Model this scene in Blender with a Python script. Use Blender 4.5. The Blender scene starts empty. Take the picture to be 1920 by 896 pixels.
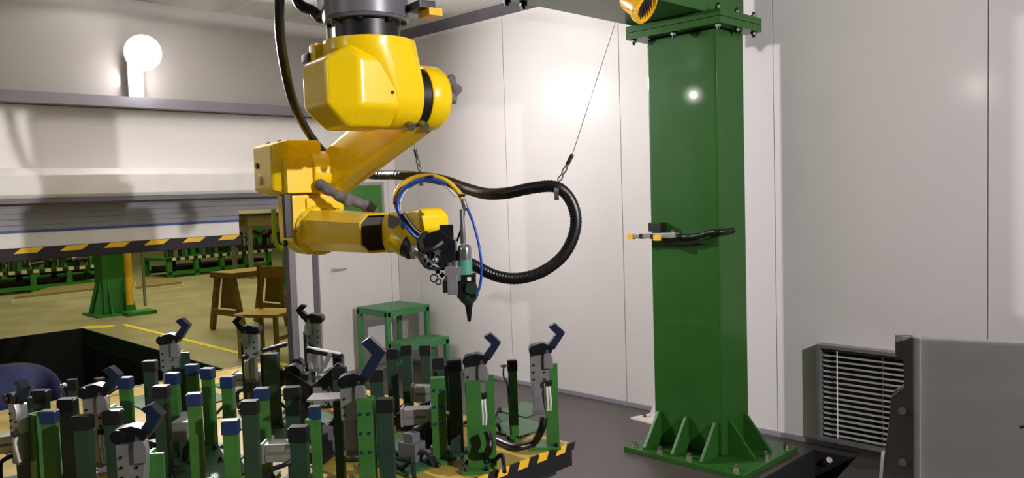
import bpy, bmesh, math, random
from mathutils import Vector, Matrix
rnd = random.Random(7)
SC = bpy.context.scene
COL = SC.collection

# ------------------------------------------------------------------ camera
CAM = Vector((6.271, -4.723, 1.6)); F = 1513.9
YAW, PITCH, ROLL = 0.784335, 0.0585998, -0.0320307
_f = Vector((-math.sin(YAW)*math.cos(PITCH), math.cos(YAW)*math.cos(PITCH), -math.sin(PITCH)))
_r = Vector((math.cos(YAW), math.sin(YAW), 0)); _u = _r.cross(_f)
R2 = _r*math.cos(ROLL) + _u*math.sin(ROLL); U2 = -_r*math.sin(ROLL) + _u*math.cos(ROLL)
cam = bpy.data.cameras.new('camera'); cam.sensor_width = 36; cam.lens = F/1920*36
cam.clip_start = .02; cam.clip_end = 200
co = bpy.data.objects.new('camera', cam); COL.objects.link(co); SC.camera = co
m3 = Matrix((R2, U2, -_f)).transposed()
co.matrix_world = Matrix.Translation(CAM) @ m3.to_4x4()

# ------------------------------------------------------------------ world and lamps of the place
w = bpy.data.worlds.new('world'); SC.world = w; w.use_nodes = True
w.node_tree.nodes['Background'].inputs[0].default_value = (.85, .9, .8, 1)
w.node_tree.nodes['Background'].inputs[1].default_value = .035
SC.view_settings.view_transform = 'Standard'; SC.view_settings.look = 'None'
SC.view_settings.exposure = 0; SC.view_settings.gamma = 1; SC.view_settings.use_curve_mapping = False

def spot(name, loc, target, power, col, cone, blend=.5, radius=.03):
    l = bpy.data.lights.new(name, 'SPOT'); l.energy = power; l.color = col
    l.spot_size = math.radians(cone); l.spot_blend = blend; l.shadow_soft_size = radius
    o = bpy.data.objects.new(name, l); COL.objects.link(o); o.location = loc
    o.rotation_euler = (Vector(target)-Vector(loc)).to_track_quat('-Z', 'Y').to_euler(); return o
def area(name, loc, target, power, col, sx, sy):
    l = bpy.data.lights.new(name, 'AREA'); l.shape = 'RECTANGLE'; l.size = sx; l.size_y = sy
    l.energy = power; l.color = col
    o = bpy.data.objects.new(name, l); COL.objects.link(o); o.location = loc
    o.rotation_euler = (Vector(target)-Vector(loc)).to_track_quat('-Z', 'Y').to_euler(); return o
LAMP1 = (.27, -2.40, 2.68); LAMP2 = (8.9, -2.75, 2.97); LAMP3 = (3.3, -6.42, 2.7); LAMP4 = (.27, -6.15, 2.826)
spot('floodlight_left', LAMP1, (LAMP1[0]+1, LAMP1[1]+.1, LAMP1[2]-.2), 800, (1, .955, .955), 156, 1, .05)
spot('floodlight_right', LAMP2, (2, -2.75, 1.9), 1120, (1, .955, .955), 100, .6, .05)
spot('floodlight_front', LAMP3, (3.2, -1, 1.0), 24, (1, .95, .9), 150, .6, .06)
spot('floodlight_left_front', LAMP4, (3.6, -.6, 1.9), 14, (1, .95, .9), 120, .6, .05)
area('hall_light_near', (-4.5, .5, 5.2), (-4.5, .5, 0), 240, (1, .88, .38), 5, 5)
area('hall_light_far', (-9.5, 2.5, 5.2), (-9.5, 2.5, 0), 260, (1, .92, .45), 5, 6)

# ------------------------------------------------------------------ pixel rays (photo frame 1920 x 896)
def ray(px, py): return _f + R2*((px-960)/F) - U2*((py-448)/F)
def sight(px, py, d): return CAM + ray(px, py)*d
def onz(px, py, z): r = ray(px, py); return CAM + r*((z-CAM.z)/r.z)
def onx(px, py, x): r = ray(px, py); return CAM + r*((x-CAM.x)/r.x)
def ony(px, py, y): r = ray(px, py); return CAM + r*((y-CAM.y)/r.y)

# ------------------------------------------------------------------ materials
def lin(h):
    c = [int(h[i:i+2], 16)/255 for i in (0, 2, 4)]
    return tuple(x/12.92 if x <= .04045 else ((x+.055)/1.055)**2.4 for x in c)
def mat(name, hexc, rough=.5, metal=0, var=.12, scale=6, bump=0, coat=0, emit=0, crough=.13, bscale=60, dirt=None, dirt_amt=.5, stretch=None, spec=.5):
    m = bpy.data.materials.new(name); m.use_nodes = True; nt = m.node_tree; N = nt.nodes; b = N['Principled BSDF']
    c = lin(hexc)
    tc = N.new('ShaderNodeTexCoord'); mp = N.new('ShaderNodeMapping'); nt.links.new(tc.outputs['Object'], mp.inputs[0])
    if stretch: mp.inputs['Scale'].default_value = stretch
    n = N.new('ShaderNodeTexNoise'); n.inputs['Scale'].default_value = scale; n.inputs['Detail'].default_value = 5
    nt.links.new(mp.outputs[0], n.inputs['Vector'])
    rp = N.new('ShaderNodeValToRGB'); e = rp.color_ramp.elements
    e[0].position = .3; e[1].position = .7
    e[0].color = tuple(x*(1-var) for x in c)+(1,); e[1].color = tuple(min(1, x*(1+var)) for x in c)+(1,)
    nt.links.new(n.outputs['Fac'], rp.inputs[0]); src = rp.outputs[0]
    if dirt:
        n2 = N.new('ShaderNodeTexNoise'); n2.inputs['Scale'].default_value = scale*.35; n2.inputs['Detail'].default_value = 8
        n2.inputs['Roughness'].default_value = .7
        nt.links.new(mp.outputs[0], n2.inputs['Vector'])
        r2 = N.new('ShaderNodeValToRGB'); r2.color_ramp.elements[0].position = .48; r2.color_ramp.elements[1].position = .66
        r2.color_ramp.elements[1].color = (dirt_amt,)*3+(1,)
        nt.links.new(n2.outputs['Fac'], r2.inputs[0])
        mx = N.new('ShaderNodeMix'); mx.data_type = 'RGBA'
        nt.links.new(r2.outputs[0], mx.inputs[0]); nt.links.new(src, mx.inputs[6]); mx.inputs[7].default_value = lin(dirt)+(1,)
        src = mx.outputs[2]
    nt.links.new(src, b.inputs['Base Color'])
    b.inputs['Metallic'].default_value = metal; b.inputs['Specular IOR Level'].default_value = spec
    mr = N.new('ShaderNodeMapRange'); mr.inputs[3].default_value = max(.02, rough-.06); mr.inputs[4].default_value = min(1, rough+.06)
    nt.links.new(n.outputs['Fac'], mr.inputs[0]); nt.links.new(mr.outputs[0], b.inputs['Roughness'])
    if coat: b.inputs['Coat Weight'].default_value = coat; b.inputs['Coat Roughness'].default_value = crough
    if bump:
        n3 = N.new('ShaderNodeTexNoise'); n3.inputs['Scale'].default_value = bscale; n3.inputs['Detail'].default_value = 4
        nt.links.new(mp.outputs[0], n3.inputs['Vector'])
        bp = N.new('ShaderNodeBump'); bp.inputs['Strength'].default_value = bump; bp.inputs['Distance'].default_value = .01
        nt.links.new(n3.outputs['Fac'], bp.inputs['Height']); nt.links.new(bp.outputs[0], b.inputs['Normal'])
    if emit:
        b.inputs['Emission Color'].default_value = c+(1,); b.inputs['Emission Strength'].default_value = emit
    return m
M = {}
M['panel'] = mat('white_wall_panel', 'dcd7d6', .5, 0, .03, 1.5, .01, .32, bscale=9, stretch=(1, 1, .25))
M['panel_left'] = mat('white_left_panel', 'ddd8d6', .26, 0, .04, 1.3, .02, bscale=8, stretch=(1, .3, 1))
M['unseen_wall'] = mat('grey_unseen_wall', '85827f', .6, 0, .08)  # unseen right wall, greyed to keep bounced light down
M['panel_shaded'] = mat('shaded_upper_panel', 'b3aeab', .24, 0, .04, 1.3, .01, .4, bscale=8, stretch=(1, .3, 1))  # white panel greyed, the shade above the channel is in its colour
M['dark_unseen_wall'] = mat('dark_unseen_wall', '4a4846', .6, 0, .08)  # unseen front wall, colour darkened to cut the fill
M['joint'] = mat('panel_joint', '8f8a88', .5)
M['ceiling'] = mat('scuffed_ceiling', 'f0eee8', .45, 0, .04, 3, .1, dirt='8d8f8a', dirt_amt=.4, stretch=(1, 3, 1))
M['trim'] = mat('grey_painted_channel', '8d8a94', .45, 0, .06)
M['dark_trim'] = mat('dark_grey_trim', '67636a', .5)
M['concrete'] = mat('cell_concrete', '453e3c', .38, 0, .16, 2.2, .06, dirt='453d3b', dirt_amt=.7)
M['hall_concrete'] = mat('hall_concrete', '9c9684', .45, 0, .14, 1.4, .05, dirt='6e6a58', dirt_amt=.5)
M['pit'] = mat('pit_lining', '0e0e0e', .9, 0, .2)
M['pit_green'] = mat('pit_edge_paint', '24421f', .6, 0, .2)
M['line'] = mat('floor_line_paint', 'e8dc3c', .6, 0, .12)
M['green'] = mat('green_gloss_paint', '28561f', .4, 0, .10, 3, .012, .3, spec=.2, bscale=25)
M['green'].node_tree.nodes['Principled BSDF'].inputs['Coat Roughness'].default_value = .05
M['post_green'] = mat('fixture_green_paint', '35662c', .38, 0, .16, 9)
M['plate_green'] = mat('mounting_plate_green', '2c5a34', .45, 0, .2, 8, dirt='1f2f22', dirt_amt=.5)
M['dark_green'] = mat('dark_green_paint', '22382a', .42, 0, .2, 8)
M['far_green'] = mat('hall_green_paint', '2f7a2e', .45, 0, .18, 5)
M['step_green'] = mat('step_green_paint', '40804c', .45, 0, .12, 8)
M['yellow'] = mat('robot_yellow_paint', 'f6cf0a', .28, 0, .05, 3, .01, .25)
M['yellow2'] = mat('yellow_enamel', 'efb51c', .35, 0, .1)
M['table_yellow'] = mat('table_yellow_paint', 'a38a38', .5, 0, .22, 6, dirt='5f5424', dirt_amt=.55)
M['stripe_yellow'] = mat('hazard_yellow', 'e9b92a', .5, 0, .1)
M['stripe_black'] = mat('hazard_black', '1c1a1e', .5, 0, .15)
M['graphite'] = mat('graphite_casting', '6e6c72', .38, .25, .08, 8, .03)
M['black'] = mat('black_plastic', '141416', .42, 0, .2)
M['black_metal'] = mat('black_oxide_steel', '1b1b1e', .35, .4, .2, 20)
M['hose'] = mat('black_corrugated_hose', '0c0c0e', .38, 0, .2)
M['blue'] = mat('blue_tip_paint', '1a2c52', .4, 0, .15)
M['navy'] = mat('dark_blue_steel', '1a2438', .36, .2, .2)
M['hose_blue'] = mat('blue_air_hose', '1c46a8', .35)
M['hose_yellow'] = mat('yellow_fibre_conduit', 'dcb02c', .4)
M['hose_white'] = mat('white_air_hose', 'cfcdc6', .4)
M['alu'] = mat('aluminium', 'b4b2b2', .33, .75, .08, 20, .03)
M['alu_body'] = mat('anodised_cylinder', '9a979a', .36, .6, .08, 14)
M['alu_sheet'] = mat('brushed_aluminium_sheet', 'a5a29e', .34, .6, .05, 5, .03, bscale=40, stretch=(.4, .4, 3))
M['steel'] = mat('bright_steel', 'c9c9cb', .2, .9, .08)
M['zinc'] = mat('zinc_bolt', '8d8878', .35, .8)
M['teal'] = mat('teal_band', '4d8f7e', .4)
M['gaiter'] = mat('grey_cloth_gaiter', '6c6870', .9, 0, .3, 30, .5, bscale=50)
M['white'] = mat('white_paint', 'dedad6', .4, 0, .05)
M['curtain'] = mat('grey_shutter_curtain', '8e8c93', .45, 0, .06, 3)
M['stripe_blue'] = mat('shutter_blue_band', '3a4e8c', .5)
M['rubber'] = mat('dark_rubber', '211c24', .7, 0, .2)
M['wood'] = mat('worn_wood', '8c7030', .65, 0, .25, 5, .1, stretch=(1, 1, 6))
M['wood2'] = mat('seat_wood', 'b5903a', .5, 0, .2, 5, stretch=(1, 6, 1))
M['overall'] = mat('navy_overall_cloth', '212b54', .9, 0, .2, 12, .5, bscale=18)
M['skin'] = mat('skin', 'b98a70', .55, 0, .06)
M['hair'] = mat('black_hair', '14110f', .6, 0, .2, 40)
M['shoe'] = mat('black_shoe', '171615', .6)
M['slat'] = mat('white_slat', 'aaa8a4', .35, 0, .05)
M['glass'] = mat('dark_glass', '23262a', .08, 0, .1, 2, 0, .4)
M['green_glass'] = mat('green_safety_glass', '3d7a2c', .15, 0, .06, 2, 0, .3)
M['lens'] = mat('lamp_lens', 'fff8f2', .3, emit=14)
M['far_steel'] = mat('far_grey_steel', '7d7f72', .5, .3, .2)
M['lime'] = mat('lime_rail_paint', 'c2dc2c', .4, 0, .08)
M['brown'] = mat('brown_cabinet', '8a7a58', .5, 0, .1)
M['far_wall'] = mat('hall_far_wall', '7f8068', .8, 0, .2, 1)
M['plate'] = mat('dark_floor_plate', '56504c', .35, .5, .15, 5)
M['sheet_edge'] = mat('pale_sheet', 'c9c7b4', .5, 0, .1)

# ------------------------------------------------------------------ mesh builder
class MB:
    def __init__(s): s.v = []; s.f = []
    def add(s, vs, fs):
        k = len(s.v); s.v += [tuple(v) for v in vs]; s.f += [tuple(i+k for i in f) for f in fs]; return s
    def box(s, c, d, R=None):
        h = [x/2 for x in d]; c = Vector(c); vs = []
        for i in range(8):
            q = Vector(((1 if i & 1 else -1)*h[0], (1 if i & 2 else -1)*h[1], (1 if i & 4 else -1)*h[2]))
            vs.append(c + (R @ q if R else q))
        return s.add(vs, [(0, 2, 3, 1), (4, 5, 7, 6), (0, 1, 5, 4), (2, 6, 7, 3), (0, 4, 6, 2), (1, 3, 7, 5)])
    def bb(s, x0, x1, y0, y1, z0, z1): return s.box(((x0+x1)/2, (y0+y1)/2, (z0+z1)/2), (x1-x0, y1-y0, z1-z0))
    def cyl(s, p0, p1, r0, r1=None, n=18, ph=0):
        r1 = r0 if r1 is None else r1; p0 = Vector(p0); p1 = Vector(p1); a = (p1-p0).normalized()
        x = a.orthogonal().normalized(); y = a.cross(x); vs = []
        for p, r in ((p0, r0), (p1, r1)):
            for i in range(n): t = 2*math.pi*i/n+ph; vs.append(p + x*(r*math.cos(t)) + y*(r*math.sin(t)))
        fs = [(i, (i+1) % n, n+(i+1) % n, n+i) for i in range(n)] + [tuple(range(n-1, -1, -1)), tuple(range(n, 2*n))]
        return s.add(vs, fs)
    def lathe(s, prof, p0, axis, n=20):
        p0 = Vector(p0); a = Vector(axis).normalized(); x = a.orthogonal().normalized(); y = a.cross(x); vs = []; fs = []
        for r, h in prof:
            for i in range(n): t = 2*math.pi*i/n; vs.append(p0 + a*h + x*(r*math.cos(t)) + y*(r*math.sin(t)))
        for k in range(len(prof)-1):
            for i in range(n): fs.append((k*n+i, k*n+(i+1) % n, (k+1)*n+(i+1) % n, (k+1)*n+i))
        fs += [tuple(range(n-1, -1, -1)), tuple(range((len(prof)-1)*n, len(prof)*n))]
        return s.add(vs, fs)
    def prism(s, poly, org, ax, ay, h):
        org = Vector(org); ax = Vector(ax); ay = Vector(ay); az = ax.cross(ay).normalized()*h; n = len(poly)
        vs = [org+ax*p[0]+ay*p[1] for p in poly]; vs += [v+az for v in vs]
        return s.add(vs, [tuple(range(n-1, -1, -1)), tuple(range(n, 2*n))] + [(i, (i+1) % n, n+(i+1) % n, n+i) for i in range(n)])
    def hull(s, pts):
        bm = bmesh.new(); [bm.verts.new(Vector(p)) for p in pts]
        r = bmesh.ops.convex_hull(bm, input=bm.verts)
        bmesh.ops.dissolve_limit(bm, angle_limit=.03, verts=bm.verts, edges=bm.edges)
        lo = [v for v in bm.verts if not v.link_faces]
        for v in lo: bm.verts.remove(v)
        bm.verts.index_update()
        s.add([v.co for v in bm.verts], [[v.index for v in f.verts] for f in bm.faces]); bm.free(); return s
    def tube(s, pts, r, n=10, seg=8, ridge=0, pitch=.012):
        P = spline([Vector(p) for p in pts], seg) if seg > 1 else [Vector(p) for p in pts]
        if ridge: P = resample(P, pitch/2)
        k0 = None; rings = []
        t = (P[1]-P[0]).normalized(); x = t.orthogonal().normalized()
        for i, p in enumerate(P):
            t2 = (P[min(i+1, len(P)-1)]-P[max(i-1, 0)]).normalized()
            x = (x - t2*x.dot(t2)).normalized(); y = t2.cross(x)
            rr = r*(1+(ridge if i % 2 else -ridge)) if ridge else (r(i/(len(P)-1)) if callable(r) else r)
            rings.append([p + x*(rr*math.cos(2*math.pi*j/n)) + y*(rr*math.sin(2*math.pi*j/n)) for j in range(n)])
        vs = [v for rg in rings for v in rg]; m = len(rings)
        fs = [(k*n+i, k*n+(i+1) % n, (k+1)*n+(i+1) % n, (k+1)*n+i) for k in range(m-1) for i in range(n)]
        return s.add(vs, fs + [tuple(range(n-1, -1, -1)), tuple(range((m-1)*n, m*n))])
    def ball(s, c, r, sc=(1, 1, 1), n=12):
        prof = [(max(1e-4, r*math.sin(math.pi*i/n)), -r*math.cos(math.pi*i/n)) for i in range(n+1)]
        k = len(s.v); s.lathe(prof, (0, 0, 0), (0, 0, 1), n*2)
        for i in range(k, len(s.v)): v = s.v[i]; s.v[i] = (c[0]+v[0]*sc[0], c[1]+v[1]*sc[1], c[2]+v[2]*sc[2])
        return s
    def build(s, name, m, parent=None, bevel=0, off=(0, 0, 0), origin=None, smooth=40):
        off = Vector(off)
        if origin == 'base':
            xs = list(zip(*s.v)); origin = ((min(xs[0])+max(xs[0]))/2, (min(xs[1])+max(xs[1]))/2, min(xs[2]))
        if origin is not None: off = -Vector(origin)
        me = bpy.data.meshes.new(name); me.from_pydata([Vector(v)+off for v in s.v], [], s.f)
        bm = bmesh.new(); bm.from_mesh(me); bmesh.ops.recalc_face_normals(bm, faces=bm.faces)
        if bevel:
            ed = [e for e in bm.edges if len(e.link_faces) == 2 and e.calc_face_angle(0) > .5]
            bmesh.ops.bevel(bm, geom=ed, offset=bevel, segments=2, affect='EDGES', profile=.6, clamp_overlap=True)
        for f in bm.faces: f.smooth = True
        bm.to_mesh(me); bm.free(); me.set_sharp_from_angle(angle=math.radians(smooth)); me.materials.append(m)
        o = bpy.data.objects.new(name, me); COL.objects.link(o)
        if bevel: wn = o.modifiers.new('weighted_normal', 'WEIGHTED_NORMAL'); wn.keep_sharp = True; wn.weight = 100
        if origin is not None: o.location = origin
        if parent: o.parent = parent
        return o
def spline(P, seg):
    if len(P) < 3: return [P[0].lerp(P[1], i/seg) for i in range(seg+1)]
    Q = [P[0]*2-P[1]] + P + [P[-1]*2-P[-2]]; out = []
    for i in range(1, len(Q)-2):
        a, b, c, d = Q[i-1:i+3]
        for k in range(seg):
            t = k/seg; out.append(.5*((b*2)+(c-a)*t+(a*2-b*5+c*4-d)*t*t+(b*3-a-c*3+d)*t**3))
    return out+[P[-1]]
def resample(P, st):
    out = [P[0]]; acc = 0
    for a, b in zip(P, P[1:]):
        L = (b-a).length
        while acc+L >= st:
            a = a+(b-a)*((st-acc)/L); L = (b-a).length; acc = 0; out.append(a.copy())
            if L < 1e-9: break
        acc += L
    return out
def tag(o, label=None, cat=None, group=None, kind=None):
    for k, v in (('label', label), ('category', cat), ('group', group), ('kind', kind)):
        if v: o[k] = v
    return o
def thing(name, label, cat, loc=(0, 0, 0), rz=0, group=None):
    o = bpy.data.objects.new(name, None); COL.objects.link(o); o.location = loc; o.rotation_euler = (0, 0, rz)
    o.empty_display_size = .1; return tag(o, label, cat, group)
def struct(o, label=None): o['kind'] = 'structure'; return tag(o, label)
def copy_tree(o, parent=None):
    c = o.copy(); COL.objects.link(c)
    if parent: c.parent = parent
    for ch in list(o.children): copy_tree(ch, c)
    return c
def dup(o, loc, rz=0, label=None, sc=1):
    c = copy_tree(o); c.location = loc; c.rotation_euler = (0, 0, rz); c.scale = (sc, sc, sc)
    if label: c['label'] = label
    return c
PI = math.pi
def RZ(a): return Matrix.Rotation(a, 3, 'Z')
def RY(a): return Matrix.Rotation(a, 3, 'Y')
def RX(a): return Matrix.Rotation(a, 3, 'X')

# ================================================================== SETTING
H = 3.11; X1, Y0 = 12.3, -6.6
# floor with the pit by the doorway and the trench by the grille left open
PX0, PX1, PY0, PY1 = -5.13, .15, -5.0, -1.29
TX0, TX1, TY0, TY1 = 4.16, 4.75, -.95, -.1
f = MB()
def slab(x0, x1, y0, y1): f.bb(x0, x1, y0, y1, -.12, 0)
slab(PX1, TX0, Y0, 0); slab(TX1, X1, Y0, 0); slab(TX0, TX1, Y0, TY0); slab(TX0, TX1, TY1, 0)
struct(f.build('floor', M['concrete']), 'grey worn concrete floor of the cell')
f = MB(); slab(-16, PX0, -9, 9); slab(PX0, PX1, PY1, 9); slab(PX0, PX1, -9, PY0)
f.build('hall_floor', M['hall_concrete'])
struct(bpy.data.objects['hall_floor']).name = 'floor'
pit = struct(MB().bb(PX0, PX1, PY0, PY1, -.95, -.9).build('floor_pit', M['pit']), 'dark pit in the hall floor')
MB().bb(PX0, PX1, PY1-.012, PY1-.002, -.22, -.001).build('pit_edge', M['pit_green'], pit)
MB().bb(PX0, PX1, PY1-.03, PY1-.012, -.9, -.2).build('pit_side', M['pit'], pit)
MB().bb(PX0+.002, PX0+.012, PY0, PY1-.012, -.9, -.001).build('pit_side', M['pit'], pit)
MB().bb(PX1-.012, PX1-.002, PY0, PY1-.012, -.9, -.001).build('pit_side', M['pit'], pit)
tr = struct(MB().bb(TX0, TX1, TY0, TY1, -.5, -.45).build('floor_trench', M['pit']), 'black cable trench in the floor')
for b in ((TX0, TX1, TY1-.012, TY1-.002), (TX0, TX1, TY0+.002, TY0+.012), (TX0+.002, TX0+.012, TY0, TY1), (TX1-.012, TX1-.002, TY0, TY1)):
    MB().bb(*b, -.45, -.002).build('trench_side', M['pit'], tr)
def floor_line(a, b, wd):
    a = Vector(a); b = Vector(b); t = (b-a).normalized(); n = Vector((-t.y, t.x, 0))*wd/2
    vs = [a-n, b-n, b+n, a+n]
    return MB().add([v+Vector((0, 0, z)) for z in (.0005, .004) for v in vs],
                    [(0, 3, 2, 1), (4, 5, 6, 7), (0, 1, 5, 4), (1, 2, 6, 5), (2, 3, 7, 6), (3, 0, 4, 7)])
tag(floor_line((-4.95, -.845, 0), (-.2, -.83, 0), .07).build('floor_line', M['line'], origin='base'), 'long yellow line painted on the hall floor beside the pit', 'floor marking')
tag(floor_line((-5.2, -1.27, 0), (-4.9, -1.0, 0), .16).build('floor_line', M['line'], origin='base'), 'short yellow patch painted at the pit corner', 'floor marking')

# back wall: substrate and panels with recessed joints
wb = struct(MB().bb(-.1, X1, .02, .12, 0, H).build('wall_back', M['joint']), 'white panelled back wall')
seams = [0, .34, 1.52, 2.70, 3.88, 5.06, 6.24, 7.42, 8.6, 9.78, 10.96, X1]
for a, b in zip(seams, seams[1:]):
    MB().bb(a+.0025, b-.0025, 0, .02, .03, H).build('panel', M['panel'], wb, bevel=.002)
struct(MB().bb(0, X1, -.012, 0, 0, .03).build('baseboard_back', M['trim'], bevel=.003))
struct(MB().bb(X1, X1+.1, Y0, .12, 0, H).build('wall_right', M['unseen_wall']))
struct(MB().bb(-.1, X1+.1, Y0-.1, Y0, 0, H).build('wall_front', M['dark_unseen_wall']))
struct(MB().bb(-.1, X1+.1, Y0-.1, .12, H, H+.1).build('ceiling', M['ceiling']), 'pale scuffed ceiling')
# cove strip between ceiling and back wall
struct(MB().prism([(0, 0), (-.075, .0), (-.0, -.075)], (0, 0, H), (0, 1, 0), (0, 0, 1), X1).build('trim_3', M['dark_trim']))

# left wall with the wide doorway
wl = struct(MB().bb(-.1, -.004, Y0, 0, 1.84, H).build('wall_left', M['joint']), 'white panelled left wall over the shutter doorway')
MB().bb(-.004, .012, Y0, 0, 2.38, H).build('upper_panel', M['panel_shaded'], wl, bevel=.002)
for a, b in ((Y0, -4.6), (-4.6, 0)):
    MB().bb(-.004, .010, a+.002, b-.002, 1.84, 2.30).build('panel', M['panel_left'], wl, bevel=.002)
MB().bb(-.06, 0, -1.12, -.945, 0, 1.84).build('pier', M['panel'], wl, bevel=.004)
MB().bb(-.1, -.02, -.945, -.875, 0, 1.84).build('pier_recess', M['dark_trim'], wl)
MB().bb(-.1, 0, -.875, -.80, 0, 1.84).build('pier', M['panel'], wl, bevel=.003)
MB().bb(-.1, 0, -.08, 0, 0, 1.84).build('pier', M['panel'], wl, bevel=.003)
MB().bb(-.1, 0, Y0, -5.2, 0, 1.84).build('pier', M['panel'], wl)
MB().bb(-.06, .03, -1.185, -1.12, 0, 1.84).build('jamb', M['alu_body'], wl, bevel=.006)
struct(MB().prism([(0, 0), (.11, 0), (.11, .075), (.1, .075), (.1, .012), (.012, .012), (.012, .075), (0, .075)], (.012, Y0, 2.305), (1, 0, 0), (0, 0, 1), -(-Y0)).build('trim_1', M['trim']), 'grey steel channel running along the left wall')
# door leaf with green safety window at the end of the left wall
dr = struct(MB().bb(-.07, -.012, -.80, -.08, 0, 1.84).build('door_1', M['panel'], bevel=.004), 'white door with green window beside the corner')
MB().bb(-.012, .004, -.62, -.14, 1.18, 1.73).build('window_frame', M['alu'], dr, bevel=.004)
MB().bb(.004, .008, -.59, -.17, 1.21, 1.70).build('pane', M['green_glass'], dr)
MB().cyl((.0, -.74, .95), (.05, -.74, .95), .012).cyl((.05, -.75, .95), (.05, -.63, .95), .01).build('handle', M['steel'], dr)

# ---- roll-up shutter
SY0, SY1 = -5.2, -1.215
sh = thing('roller_shutter', 'half raised grey roller shutter with striped bottom edge in the left doorway', 'shutter', (0, (SY0+SY1)/2, 1.2))
o0 = (0, -(SY0+SY1)/2, -1.2)
MB().prism([(.012, 1.655), (.15, 1.655), (.165, 1.68), (.165, 1.815), (.12, 1.862), (.012, 1.862)], (0, SY1, 0), (1, 0, 0), (0, 0, 1), SY1-SY0).build('housing', M['white'], sh, bevel=.006, off=o0)
MB().bb(.02, .17, SY0, SY1, 1.625, 1.654).build('housing_lip', M['dark_trim'], sh, off=o0)
for i in range(5):
    MB().bb(.035, .052, SY0, SY1 if i > 1 else -1.63, 1.437+i*.0405, 1.437+(i+1)*.0405-.002).build('slat', M['curtain'], sh, off=o0, bevel=.002)
EY = -1.635
MB().bb(.030, .060, SY0, EY, 1.427, 1.444).build('blue_band', M['stripe_blue'], sh, off=o0)
MB().bb(.034, .056, SY0, EY, 1.325, 1.427).build('bottom_panel', M['white'], sh, off=o0, bevel=.002)
MB().bb(.022, .085, SY0, EY, 1.238, 1.325).build('bottom_bar', M['rubber'], sh, off=o0, bevel=.006)
y = EY; k = 0
while y > SY0+.3:
    MB().prism([(0, 0), (.14, 0), (.19, .036), (.05, .036)], (.0852, y-.2, 1.288), (0, 1, 0), (0, 0, 1), .0012).build('stripe', M['stripe_yellow'], sh, off=o0)
    y -= .285; k += 1

# ================================================================== HALL BEHIND THE DOORWAY
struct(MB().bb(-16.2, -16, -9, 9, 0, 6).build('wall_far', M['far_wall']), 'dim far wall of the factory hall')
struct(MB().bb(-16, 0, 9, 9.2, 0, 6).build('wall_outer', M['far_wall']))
def far_column(x, y, label):
    t = thing('hall_column', label, 'column', (x, y, 0))
    MB().bb(-.32, .32, -.32, .32, 0, .03).build('base_plate', M['far_green'], t, bevel=.006)
    MB().bb(-.17, .17, -.17, .17, .03, 3.4).build('post', M['far_green'], t, bevel=.015)
    for a in range(4):
        for s in (-.1, .1):
            b = MB().prism([(0, 0), (.13, 0), (0, .5)], (0, 0, 0), (1, 0, 0), (0, 0, 1), .02)
            R = RZ(a*PI/2); b.v = [tuple(R @ (Vector(v)+Vector((.17, s+.01, .03)))) for v in b.v]
            b.build('gusset', M['far_green'], t)
    return t
c = far_column(-6.2, -.55, 'green steel column standing in the hall with a yellow pipe')
MB().cyl((.36, .12, .15), (.36, .12, 3.2), .05).build('conduit', M['stripe_yellow'], c)
MB().cyl((.36, .33, .1), (.36, .33, 3.2), .02).build('conduit', M['far_steel'], c)
MB().bb(.25, .55, .02, .42, 0, .05).build('conduit_foot', M['far_green'], c)
far_column(-6.7, 2.75, 'green steel column partly hidden by the door jamb')

def bench_proto(label, loc, rz):
    t = thing('fixture_bench', label, 'bench', loc, rz, 'striped fixture benches in the hall')
    L = 2.6
    MB().bb(-L/2, L/2, -.5, .5, .36, .42).build('bench_top', M['far_green'], t)
    MB().bb(-L/2, L/2, -.52, -.46, .05, .13).build('rail', M['far_green'], t)
    MB().bb(-L/2, L/2, .46, .52, .05, .13).build('rail', M['far_green'], t)
    for i in range(5):
        for sy in (-.48, .48): MB().bb(-.05-L/2+.06+i*(L-.12)/4, .05-L/2+.06+i*(L-.12)/4, sy-.04, sy+.04, 0, .36).build('leg', M['far_green'], t)
    b1 = MB(); b2 = MB()
    for i in range(26):
        (b1 if i % 2 else b2).bb(-L/2+i*.1, -L/2+i*.1+.1, -.535, -.5, .365, .425)
    b1.build('edge_stripe', M['sheet_edge'], t)['kind'] = 'stuff'; b2.build('edge_stripe', M['stripe_black'], t)['kind'] = 'stuff'
    MB().bb(-L/2+.1, L/2-.1, -.35, .35, .14, .22).build('shelf_load', M['black_metal'], t)
    for i in range(30):
        x = -L/2+.08+(L-.16)*(i+rnd.random())/30; yy = rnd.uniform(-.46, .42); h = rnd.uniform(.15, .75); wd = rnd.uniform(.02, .06)
        p = MB().bb(x-wd, x+wd, yy-wd, yy+wd, .42, .42+h).build('fixture_post', M[('far_green', 'dark_green', 'far_steel', 'dark_green')[i % 4]], t)
        MB().box((x+.05, yy-.02, .42+h), (.18, .07, .07), RY(rnd.uniform(-.8, .8))).cyl((x-.1, yy-.08, .42+h*.6), (x+.12, yy-.08, .42+h*.7), .04, n=8).build('clamp', M[('far_steel', 'black_metal', 'alu_body', 'dark_green', 'black_metal')[i % 5]], t)
    return t
bp = bench_proto('green fixture bench with striped edge left of the hall column', (-11.25, -.4, 0), PI/2)
dup(bp, (-11.6, 3.4, 0), PI/2+.12, 'green fixture bench with striped edge right of the hall column')
dup(bp, (-11.2, 6.6, 0), PI/2-.1, 'green fixture bench behind the chair beside the door jamb')
dup(bp, (-13.6, .9, 0), PI/2, 'green fixture bench in the hall row behind the two nearest benches')
dup(bp, (-13.2, -3.4, 0), PI/2, 'green fixture bench at the far left edge of the hall')
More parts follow.
